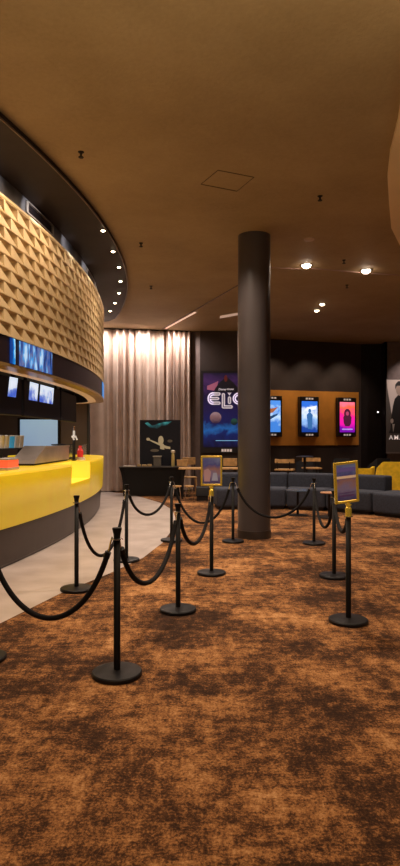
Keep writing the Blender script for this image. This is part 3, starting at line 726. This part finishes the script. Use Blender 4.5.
link('foot', lathe(bmesh.new(), [(0, 0), (0.24, 0), (0.24, 0.012), (0.03, 0.025), (0, 0.025)], 32), NIGHT, t)
# dark chairs farther back
def chair(name, label, x, y, rz, m, z_seat=0.46, z_top=0.99, group=None, cat='chair'):
    t = thing(name, label, cat, (x, y, 0), rz, group)
    link('seat', boxm(-0.26, 0.26, -0.26, 0.24, z_seat - 0.12, z_seat, bev=0.04, seg=3), m, t, True)
    b2 = bmesh.new()   # shell back: faceted wrap
    pr = [(-0.36, -0.02, 0.30, 0.64), (-0.33, 0.16, 0.30, 0.84), (-0.20, 0.29, 0.30, z_top), (0.20, 0.29, 0.30, z_top), (0.33, 0.16, 0.30, 0.84), (0.36, -0.02, 0.30, 0.64)]
    rows = []
    for x_, y_, za, zb in pr:
        s = 0.86
        rows.append([b2.verts.new(v) for v in ((x_ * s, y_ * s, za), (x_, y_, za), (x_ * 1.06, y_ * 1.12, zb), (x_ * s * 1.06, y_ * s * 1.06, zb))])
    for p_, q_ in zip(rows, rows[1:]):
        for k in range(4): b2.faces.new((p_[k], p_[(k + 1) % 4], q_[(k + 1) % 4], q_[k]))
    b2.faces.new(rows[0]); b2.faces.new(rows[-1][::-1]); link('backrest', b2, m, t)
    for sx in (-1, 1):
        for sy in (-1, 1): link('leg', tube(bmesh.new(), [(sx * 0.2, sy * 0.18, z_seat - 0.12), (sx * 0.24, sy * 0.22, 0)], [0.018, 0.012], 8), NIGHT, t)
    return t
chair('lounge_chair', 'mustard yellow shell armchair behind the end of the sofa, under the black and white poster', 4.66, 14.6, math.radians(165), MUSTARD, group='mustard armchairs')
chair('lounge_chair', 'mustard yellow armchair mostly hidden behind the tilted gold sign', 4.05, 15.3, math.radians(188), MUSTARD, z_top=0.80, group='mustard armchairs')
BF = mat('black_fabric', (0.012, 0.013, 0.018), 0.7)
chair('dining_chair', 'black chair between the wood stools and the mustard armchair', 4.1, 16.9, math.radians(150), BF, group='black chairs')
chair('dining_chair', 'black chair in front of the dark recess in the far wall', 5.0, 17.0, math.radians(200), BF, group='black chairs')
chair('dining_chair', 'black chair in shade beside the wood stools', 3.15, 17.3, math.radians(150), BF, z_top=0.9, group='black chairs')

# long wooden table and wooden chairs below the large poster
t = thing('long_table', 'long light wood table below the large colourful poster', 'table', (0.2, 15.6, 0))
link('table_top', boxm(-0.75, 0.80, -0.3, 0.3, 0.755, 0.79, bev=0.006), WOOD, t)
for sx in (-0.65, 0.70):
    for sy in (-0.24, 0.24): link('leg', boxm(sx - 0.02, sx + 0.02, sy - 0.02, sy + 0.02, 0, 0.755), NIGHT, t)
def wchair(label, x, y, rz):
    t = thing('wooden_chair', label, 'chair', (x, y, 0), rz, 'light wood chairs at the long table')
    link('seat', boxm(-0.2, 0.2, -0.2, 0.2, 0.44, 0.47, bev=0.01), WOOD, t)
    link('backrest', boxm(-0.19, 0.19, 0.17, 0.20, 0.80, 1.01, bev=0.012), WOOD, t)
    for sx in (-1, 1):
        link('back_post', tube(bmesh.new(), [(sx * 0.17, 0.185, 0.45), (sx * 0.17, 0.19, 0.9)], 0.012, 8), NIGHT, t)
        for sy in (-1, 1): link('leg', tube(bmesh.new(), [(sx * 0.17, sy * 0.17, 0.45), (sx * 0.2, sy * 0.2, 0)], [0.016, 0.011], 8), WOOD, t)
    return t
wchair('light wood chair beside the candle end of the cloth-covered table', -0.30, 16.95, 0.1)
wchair('light wood chair just visible beside the upright gold sign frame', 0.22, 16.2, 0)
wchair('light wood chair next to the column behind the sofa end', 0.80, 16.1, -0.1)
t = thing('low_stool', 'low black box stool on the carpet beside the sofa end', 'stool', (0.05, 15.05, 0))
link('seat', boxm(-0.15, 0.17, -0.15, 0.15, 0.10, 0.34, bev=0.03, seg=3), BF, t, True)
link('plinth', boxm(-0.13, 0.15, -0.13, 0.13, 0.0, 0.11), NIGHT, t)
for i, (x, lbl) in enumerate([(-0.58, 'low slim wood-topped stool with thin legs under the long table'), (-0.27, 'second low wood-topped stool nearer the black box stool')]):
    t = thing('low_table', lbl, 'stool', (x, 15.0, 0), 0, 'low wood-topped stools')
    link('table_top', lathe(bmesh.new(), [(0, 0.34), (0.12, 0.34), (0.12, 0.37), (0, 0.37)], 20), WOOD, t)
    for k in range(3):
        a = 2 * PI * k / 3 + .5; link('leg', tube(bmesh.new(), [(0.08 * math.cos(a), 0.08 * math.sin(a), 0.34), (0.12 * math.cos(a), 0.12 * math.sin(a), 0)], 0.009, 8), CHROME, t)

# ------------------------------------------------------------------ cloth-covered display table by the curtain
tx, ty = -1.26, 16.35
t = thing('display_table', 'table under a tight black stretch cloth in front of the curtain', 'table', (tx, ty, 0))
CLOTH = mat('black_stretch_cloth', (0.010, 0.009, 0.010), 0.55)
b2 = bmesh.new(); rows = []
for k in range(13):
    v = k / 12; z = 0.77 * v; pinch = 1 - 0.16 * math.sin(PI * min(1, (1 - v) * 0.9)) if v < 1 else 1
    w = 0.80 + 0.10 * v ** 3; dp = 0.30 + 0.05 * v ** 3; 
    row = []
    for (cx, cy) in [(-1, -1), (-0.9, -0.86), (0, -0.80), (0.9, -0.86), (1, -1), (0.97, 0), (1, 1), (0, 0.9), (-1, 1), (-0.97, 0)]:
        bow = 1.0
        row.append(b2.verts.new((cx * w, cy * dp, z)))
    rows.append(row)
for p_, q_ in zip(rows, rows[1:]):
    m = len(p_)
    for k in range(m): b2.faces.new((p_[k], p_[(k + 1) % m], q_[(k + 1) % m], q_[k]))
link('cloth_skirt', b2, CLOTH, t)
link('table_top', boxm(-0.91, 0.91, -0.36, 0.36, 0.765, 0.795, bev=0.01), mat('cloth_top', (0.03, 0.026, 0.026), 0.4), t)
b2 = boxm(0, 1, 0, 1, 0, 1)
t = thing('display_picture', 'dark framed picture with a teal moonlit cloud and pale figure, standing on the cloth-covered table', 'picture', (tx + 0.16, ty + 0.20, 0.797))
link('canvas', boxm(-0.56, 0.56, 0, 0.03, 0, 1.26), mat('canvas_dark', (0.014, 0.015, 0.024), 0.5), t)
def flat(name, parent, pts, y, m): b = bmesh.new(); poly_xz(b, pts, y); return link(name, b, m, parent)
TEAL = ramp_mat('teal_cloud', [(0.3, (0.05, 0.08, 0.10)), (0.55, (0.08, 0.30, 0.34)), (0.8, (0.25, 0.62, 0.65))], 'Z', 0.9, 1.3, 1.0, 6, 0.5)
flat('teal_cloud', t, [(-0.42, 1.17), (-0.30, 1.06), (-0.08, 1.02), (0.05, 1.10), (0.18, 1.12), (0.32, 1.22), (0.1, 1.2), (-0.05, 1.16), (-0.22, 1.10), (-0.34, 1.20)], -0.003, TEAL)
BONE = mat('bone_paint', (0.55, 0.50, 0.34), 0.6, emit=(0.5, 0.45, 0.3), es=0.15)
b = bmesh.new(); ell_xz(b, 0.02, 0.70, 0.075, 0.12, -0.004); poly_xz(b, [(-0.33, 0.74), (-0.31, 0.70), (0.16, 0.47), (0.28, 0.46), (0.28, 0.52), (0.18, 0.54)], -0.0045)
ell_xz(b, -0.33, 0.73, 0.05, 0.04, -0.005); poly_xz(b, [(0.0, 0.62), (0.10, 0.60), (0.12, 0.44), (0.0, 0.46)], -0.0055); link('painted_figure', b, BONE, t)
b = bmesh.new(); ell_xz(b, 0.27, 0.68, 0.07, 0.04, -0.004); ell_xz(b, -0.15, 0.42, 0.12, 0.04, -0.004); link('painted_plume', b, mat('plume', (0.16, 0.14, 0.11), 0.6), t)
z0 = 0.797
for i, (x, w, h, lbl) in enumerate([(-0.38, 0.10, 0.06, 'flat wooden block at the paler end of the black table'), (-0.24, 0.12, 0.05, 'flat wooden block in the middle of the row on the black table'), (-0.10, 0.12, 0.06, 'flat wooden block beside the grey lantern')]):
    t = thing('wooden_block', lbl, 'block', (tx + x, ty - 0.2, z0), 0.1 * i, 'small wood blocks on the black table')
    link('block_body', boxm(-w / 2, w / 2, -0.05, 0.05, 0, h, bev=0.006), mat('block_wood', (0.42, 0.28, 0.13), 0.5, var=0.3, vscale=20), t)
t = thing('lantern', 'grey box lantern standing on the black cloth table', 'lantern', (tx + 0.10, ty - 0.15, z0))
link('lantern_body', boxm(-0.09, 0.11, -0.08, 0.08, 0.0, 0.25, bev=0.01), mat('lantern_grey', (0.10, 0.09, 0.08), 0.5), t)
link('lantern_lid', boxm(-0.11, 0.12, -0.10, 0.10, 0.25, 0.28, bev=0.01), mat('lantern_lid', (0.30, 0.27, 0.22), 0.5), t)
t = thing('candle_jar', 'tall amber candle jar on the black cloth table', 'candle', (tx + 0.53, ty - 0.12, z0))
link('jar', lathe(bmesh.new(), [(0, 0), (0.045, 0), (0.04, 0.30), (0.03, 0.36), (0, 0.36)], 16), mat('amber', (0.45, 0.30, 0.10), 0.3, emit=(0.6, 0.4, 0.12), es=0.15), t, True)
link('stopper', lathe(bmesh.new(), [(0.05, 0.36), (0.06, 0.41), (0.03, 0.44), (0, 0.44)], 16), mat('stopper', (0.6, 0.52, 0.4), 0.4), t)
t = thing('leaflet', 'white sheet lying on the pale end of the black table', 'leaflet', (tx - 0.62, ty - 0.15, z0))
link('paper', boxm(-0.18, 0.14, -0.1, 0.1, 0, 0.012), mat('paper_white', (0.7, 0.62, 0.55), 0.5), t)
t = thing('wooden_box', 'light wooden box on the corner of the black cloth table', 'box', (tx + 0.78, ty - 0.1, z0))
link('box_body', boxm(-0.14, 0.14, -0.1, 0.1, 0, 0.15, bev=0.008), WOOD, t)
link('box_lid', boxm(-0.15, 0.15, -0.11, 0.11, 0.15, 0.175, bev=0.006), WOOD, t)

# ------------------------------------------------------------------ posters and light boxes
WHITE = glow('letter_white', (0.72, 0.66, 0.74), 0.42)
t = thing('film_poster', 'tall blue and purple film poster lettered ELIO, on the wall beside the column', 'poster', (0.76, 17.78, 1.24))
link('frame', boxm(-0.74, 0.74, -0.05, 0.0, -0.12, 2.30), mat('frame_black', (0.015, 0.012, 0.014), 0.4), t)
PM = ramp_mat('space_print', [(0.0, (0.03, 0.04, 0.22)), (0.16, (0.06, 0.14, 0.42)), (0.24, (0.12, 0.40, 0.72)), (0.34, (0.07, 0.10, 0.36)), (0.55, (0.11, 0.08, 0.30)), (0.74, (0.08, 0.06, 0.22)), (0.86, (0.26, 0.15, 0.36)), (1.0, (0.10, 0.07, 0.20))], 'Z', 0.05, 2.25, 0.35, 2.6, 0.42, distort=1.0)
link('print', boxm(-0.66, 0.66, -0.056, -0.05, 0.05, 2.24), PM, t)
flat('painted_peak', t, [(-0.32, 1.80), (-0.16, 1.98), (0.02, 2.14), (0.2, 1.98), (0.36, 1.80), (0.36, 1.66), (-0.32, 1.68)], -0.058, mat('peak', (0.02, 0.018, 0.04), 0.5))
b = bmesh.new(); ell_xz(b, 0.0, 2.08, 0.05, 0.10, -0.060); link('painted_ember', b, mat('ember', (0.25, 0.04, 0.04), 0.5), t)
b = bmesh.new(); ell_xz(b, -0.30, 0.92, 0.17, 0.17, -0.058); link('painted_planet', b, ramp_mat('planet', [(0.2, (0.25, 0.18, 0.30)), (0.6, (0.55, 0.42, 0.45)), (0.9, (0.65, 0.55, 0.6))], 'Z', 0.7, 1.1, 0.5, 8, 0.35), t)
b = bmesh.new(); ell_xz(b, 0.25, 0.80, 0.10, 0.10, -0.058); link('painted_planet', b, ramp_mat('planet_green', [(0.2, (0.04, 0.14, 0.18)), (0.8, (0.14, 0.34, 0.30))], 'Z', 0.7, 0.9, 0.5, 8, 0.35), t)
flat('painted_cloud', t, [(-0.55, 1.75), (-0.35, 1.72), (-0.25, 1.86), (-0.22, 2.0), (-0.40, 1.92), (-0.55, 1.86)], -0.058, mat('rose_cloud', (0.35, 0.10, 0.18), 0.5, emit=(0.4, 0.12, 0.2), es=0.4))
def stroke(parent, name, paths, y, r, m):
    b = bmesh.new()
    for pth in paths:
        for (a, c) in zip(pth, pth[1:]):
            a = Vector(a); c = Vector(c); d = (c - a).normalized(); n = Vector((-d.y, d.x)) * r; e = d * r * 0.0
            poly_xz(b, [tuple(a + n), tuple(a - n), tuple(c - n), tuple(c + n)], y)
        for a in pth: ell_xz(b, a[0], a[1], r, r, y - 0.0004, 14)
    return link(name, b, m, parent)
def arcp(cx, cz, rx, rz, a0, a1, n=16): return [(cx + rx * math.cos(math.radians(a0 + (a1 - a0) * k / n)), cz + rz * math.sin(math.radians(a0 + (a1 - a0) * k / n))) for k in range(n + 1)]
E = [[(-0.20, 1.62), (-0.38, 1.62)] + arcp(-0.38, 1.485, 0.11, 0.135, 90, 270) + [(-0.20, 1.35)], [(-0.47, 1.485), (-0.24, 1.485)]]
L_ = [[(-0.07, 1.60), (-0.07, 1.24), (0.16, 1.24)]]
I_ = [[(0.11, 1.50), (0.11, 1.37)]]
O_ = [arcp(0.40, 1.485, 0.15, 0.135, 0, 360, 24)]
for nm, pth in (('letter', E), ('letter', L_), ('letter', I_), ('letter', O_)):
    stroke(t, nm, pth, -0.061, 0.050, WHITE)
    stroke(t, 'letter_line', pth, -0.064, 0.009, mat('letter_line', (0.10, 0.08, 0.2), 0.5))
b = bmesh.new(); poly_xz(b, [(0.05, 1.66), (0.17, 1.66), (0.11, 1.57)], -0.061); link('letter_dot', b, WHITE, t)
text('small_lettering', 'Disney', 0.085, WHITE, t, -0.10, -0.06, 1.755, 0.002, 1.0, shear=0.2)
text('small_lettering', 'PIXAR', 0.065, WHITE, t, 0.14, -0.06, 1.755, 0.002, 1.1)
link('caption_line', boxm(-0.30, 0.42, -0.060, -0.057, 0.235, 0.25), glow('cyan_line', (0.2, 0.5, 0.8), 0.7), t)
FOOT = mat('foot_badge', (0.62, 0.52, 0.48), 0.5, emit=(0.7, 0.6, 0.55), es=0.35)

b = bmesh.new()
for k in range(4): box(b, -0.155 + k * 0.08, -0.09 + k * 0.08, -0.056, -0.052, -0.04, 0.04)
link('badge_marks', b, FOOT, t, loc=(0.03, 0, -0.045))

def lightbox(px_c, label, build, w=0.70, hgt=1.30):
    s = px_c
    c = far(s, 0.03); ang = math.atan2(u.y, u.x)
    t = thing('light_box', label, 'light box', (c.x, c.y, 2.25), ang, 'film light boxes on the ochre panel')
    link('casing', boxm(-w / 2, w / 2, -0.16, 0.0, -hgt / 2, hgt / 2, bev=0.012, seg=1), mat('casing_black', (0.018, 0.013, 0.013), 0.35), t)
    for sg_, zc in ((1, 0.585), (-1, -0.585)):
        b = bmesh.new()
        for k in (-1, 0, 1): box(b, k * 0.10 - 0.035, k * 0.10 + 0.035, -0.164, -0.16, zc - 0.028, zc + 0.028)
        link('badge_marks', b, FOOT, t)
    build(t)
def scr(t, m): return link('screen', boxm(-0.285, 0.285, -0.166, -0.16, -0.50, 0.50), m, t)
def lb1(t):
    scr(t, ramp_mat('screen_ice', [(0.2, (0.25, 0.5, 0.85)), (0.5, (0.75, 0.88, 1.0)), (0.8, (0.30, 0.55, 0.90))], 'Z', -0.5, 0.5, 1.0, 4, 1.0))
    flat('painted_shape', t, [(-0.28, 0.05), (0.02, 0.12), (0.2, 0.30), (0.05, 0.26), (-0.28, 0.22)], -0.168, glow('rust', (0.45, 0.14, 0.05), 0.7))
    flat('painted_shape', t, [(-0.1, -0.12), (0.15, 0.02), (0.22, 0.10), (0.05, 0.05), (-0.2, -0.05)], -0.168, glow('dark_blue', (0.02, 0.08, 0.22), 0.7))
def fig(t, m, s=1.0, y=-0.168):
    b = bmesh.new(); ell_xz(b, 0, 0.20 * s, 0.055 * s, 0.075 * s, y)
    poly_xz(b, [(-0.12 * s, 0.06 * s), (-0.05 * s, 0.13 * s), (0.05 * s, 0.13 * s), (0.12 * s, 0.06 * s), (0.10 * s, -0.14 * s), (0.09 * s, -0.42 * s), (-0.07 * s, -0.42 * s), (-0.09 * s, -0.14 * s)], y - 0.0005)
    return link('painted_figure', b, m, t)
def lb2(t):
    scr(t, ramp_mat('screen_blue', [(0.15, (0.10, 0.25, 0.60)), (0.4, (0.55, 0.72, 0.95)), (0.62, (0.85, 0.92, 1.0)), (0.85, (0.18, 0.42, 0.85))], 'Z', -0.55, 0.5, 0.6, 5, 1.0))
    flat('painted_sweep', t, [(-0.26, 0.12), (-0.1, 0.30), (0.27, 0.36), (0.2, 0.24), (0.05, 0.22), (-0.12, 0.2)], -0.167, glow('white_sweep', (0.85, 0.92, 1.0), 0.95))
    fig(t, glow('figure_blue', (0.04, 0.16, 0.45), 0.8), 0.95)
def lb3(t):
    scr(t, ramp_mat('screen_magenta', [(0.1, (0.45, 0.05, 0.65)), (0.35, (0.95, 0.10, 0.65)), (0.6, (1.0, 0.15, 0.55)), (0.78, (1.0, 0.40, 0.25)), (0.95, (0.95, 0.45, 0.55))], 'Z', -0.5, 0.5, 0.6, 5, 1.0))
    b = bmesh.new(); ell_xz(b, 0, 0.12, 0.13, 0.16, -0.168); poly_xz(b, [(-0.16, 0.0), (-0.1, 0.08), (0.1, 0.08), (0.16, 0.0), (0.14, -0.2), (0.08, -0.30), (-0.08, -0.30), (-0.14, -0.2)], -0.1685); link('painted_figure', b, glow('figure_dark', (0.10, 0.015, 0.05), 0.6), t)
    b = bmesh.new(); ell_xz(b, 0, 0.12, 0.06, 0.07, -0.170); link('painted_face', b, glow('face_rose', (0.6, 0.08, 0.2), 0.6), t)
    link('caption_line', boxm(-0.2, 0.2, -0.169, -0.167, -0.42, -0.38), glow('caption_violet', (0.5, 0.35, 0.9), 0.8), t)
lightbox(0.71, 'light box with an icy blue picture, half hidden by the column', lb1)
lightbox(2.04, 'light box with a blue and white picture of a standing figure, on the ochre panel', lb2)
lightbox(3.45, 'light box glowing magenta and orange around a dark figure', lb3)

# black and white poster on the mauve panel
t = thing('portrait_poster', 'black and white poster of a man in a dark suit, lettered AMATEUR', 'poster', (6.75, 19.78, 1.10))
link('sheet', boxm(-0.62, 0.85, -0.02, 0.0, 0, 2.40), mat('poster_sheet', (0.13, 0.11, 0.105), 0.5), t)
flat('painted_doorway', t, [(-0.60, 2.38), (0.83, 2.38), (0.83, 0.80), (-0.36, 0.80), (-0.44, 1.25), (-0.58, 2.10)], -0.022, mat('doorway_beige', (0.50, 0.38, 0.32), 0.5, emit=(0.5, 0.38, 0.34), es=0.35))
SUIT = mat('suit_dark', (0.030, 0.026, 0.028), 0.5)
flat('painted_suit', t, [(-0.54, 0.62), (-0.48, 0.75), (-0.46, 1.1), (-0.40, 1.5), (-0.34, 1.75), (-0.2, 1.90), (0.02, 1.92), (0.3, 1.75), (0.45, 0.9), (0.5, 0.62)], -0.024, SUIT)
b = bmesh.new(); ell_xz(b, -0.15, 2.06, 0.15, 0.21, -0.026); link('painted_face', b, mat('face_tone', (0.42, 0.30, 0.25), 0.5, emit=(0.4, 0.28, 0.22), es=0.12), t)
flat('painted_hair', t, [(-0.32, 2.06), (-0.32, 2.22), (-0.23, 2.33), (-0.05, 2.33), (0.03, 2.22), (0.03, 2.06), (-0.02, 2.18), (-0.27, 2.18)], -0.028, SUIT)
b = bmesh.new(); ell_xz(b, -0.43, 1.02, 0.05, 0.08, -0.026); link('painted_hand', b, mat('hand_tone', (0.6, 0.5, 0.45), 0.5), t)
flat('painted_cuff', t, [(-0.42, 0.92), (-0.34, 0.92), (-0.39, 0.64)], -0.026, mat('cuff', (0.6, 0.55, 0.52), 0.5))
text('poster_lettering', 'AMATEUR', 0.21, mat('letter_cream', (0.75, 0.66, 0.62), 0.5, emit=(0.7, 0.6, 0.55), es=0.5), t, -0.53, -0.03, 0.47, 0.002, 0.95, align='LEFT')
text('poster_lettering', 'APRIL', 0.07, mat('letter_cream', (0.75, 0.66, 0.62)), t, -0.02, -0.03, 0.28, 0.002, 1.5)
t = thing('wall_lamp', 'tiny bright round lamp on the dark recess wall between light box and poster', 'lamp', (5.98, 20.18, 2.43))
link('lamp_plate', boxm(-0.05, 0.05, 0.0, 0.06, -0.06, 0.06, bev=0.01), NIGHT, t)
b2 = lathe(bmesh.new(), [(0, 0), (0.02, 0.008), (0.026, 0.0)], 16); bmesh.ops.rotate(b2, verts=b2.verts, cent=(0, 0, 0), matrix=Matrix.Rotation(PI / 2, 3, 'X'))
link('bulb', b2, glow('tiny_bulb', (0.9, 0.8, 0.8), 2.5), t, loc=(0, -0.006, 0))
struct(link('trim_8', boxm(6.13, 9.2, 19.74, 19.80, 1.05, 1.10), mat('ledge_pale', (0.25, 0.2, 0.19), 0.4)))

# ------------------------------------------------------------------ lights
def area(name, x, y, z, sx, sy, e, col, rot=(0, 0, 0), spread=180):
    l = bpy.data.lights.new(name, 'AREA'); l.shape = 'RECTANGLE'; l.size = sx; l.size_y = sy; l.energy = e; l.color = col
    l.spread = math.radians(spread)
    o = bpy.data.objects.new(name, l); COL.objects.link(o); o.location = (x, y, z); o.rotation_euler = rot; return o
def spot(x, y, z, e, col, ang=70, tgt=None, r=0.05, blend=0.8):
    l = bpy.data.lights.new('spot_lamp', 'SPOT'); l.energy = e; l.color = col; l.spot_size = math.radians(ang); l.spot_blend = blend; l.shadow_soft_size = r
    o = bpy.data.objects.new('spot_lamp', l); COL.objects.link(o); o.location = (x, y, z)
    if tgt:
        o.rotation_euler = (Vector(tgt) - Vector((x, y, z))).to_track_quat('-Z', 'Y').to_euler()
    return o
WARM = (1.0, 0.74, 0.50)
for (x, y) in SPP + [(-2.25, 4.9), (-2.5, 4.0)]: spot(x, y, 4.65, 54, WARM, 150, (x - 0.45, y, 3.2), 0.03)  # canopy spots plus added ones without fixtures that brighten the cladding
for y in NECK_Y:
    (nx_, ny_, nz_), _ = inward(y, -0.42, 4.50); (hx_, hy_, hz_), _ = inward(y + 0.25, 0.0, 4.54)
    spot(nx_, ny_, nz_, 34, (0.95, 0.95, 1.0), 58, (hx_, hy_, 4.50), 0.02, 1.0)
# spots over the carpet: the built downlights plus added ones without fixtures
for (x, y, e) in [(0.2, 2.2, 42), (2.6, 3.2, 60), (-0.9, 4.4, 70), (0.9, 6.6, 210), (3.2, 6.6, 170), (0.2, 8.4, 180), (1.95, 10.95, 310), (3.14, 11.3, 310), (2.9, 14.7, 120), (0.2, 12.2, 200), (-0.3, 14.8, 120), (5.2, 13.2, 150), (-1.4, 6.2, 70), (-1.3, 11.2, 60), (0.4, -0.5, 25)]:
    spot(x, y, CEIL - 0.03, e * 1.9, (1.0, 0.80, 0.60), 125, (x, y, 0), 0.08)
# washers in front of the curtain
for (x, y) in [(-2.86, 16.95), (-1.63, 17.15), (-0.68, 17.3), (-2.2, 17.05)]:
    spot(x, y, CEIL - 0.03, 125 if x != -2.2 else 60, (1.0, 0.86, 0.76), 165, (x, y + 0.18, 1.5), 0.05)
# washers on ochre panel
for s in (0.8, 2.1, 3.4):
    p = far(s, 1.1); q_ = far(s, 0); spot(p.x, p.y, CEIL - 0.03, 85, (1.0, 0.78, 0.55), 80, (q_.x, q_.y, 2.2), 0.05)
spot(6.9, 18.9, CEIL - 0.03, 130, (1.0, 0.85, 0.75), 80, (6.9, 19.8, 2.2), 0.05)
# area light inside the bar, behind the counter
area('bar_area_light', -3.9, 9.5, 2.36, 0.5, 6.0, 70, (1.0, 0.85, 0.72))
# added unseen area light that brightens the ceiling from below
area('ceiling_fill', 2.0, 1.0, 3.2, 7.0, 4.0, 240, (1.0, 0.80, 0.50), (PI, 0, 0))

w = bpy.data.worlds.new('World'); S.world = w; w.use_nodes = True
bg = w.node_tree.nodes['Background']; bg.inputs[0].default_value = (1.0, 0.76, 0.56, 1); bg.inputs[1].default_value = 0.22

# ------------------------------------------------------------------ camera
cam = bpy.data.cameras.new('camera'); co = bpy.data.objects.new('camera', cam); COL.objects.link(co)
co.location = (0, 0, 1.56); co.rotation_euler = (PI / 2, 0, 0)
cam.sensor_fit = 'VERTICAL'; cam.sensor_height = 36; cam.sensor_width = 36; cam.lens = 600 * 36 / 866
cam.shift_y = 5 / 866; cam.clip_end = 200
S.camera = co
S.view_settings.view_transform = 'Standard'
S.view_settings.exposure = 0.0
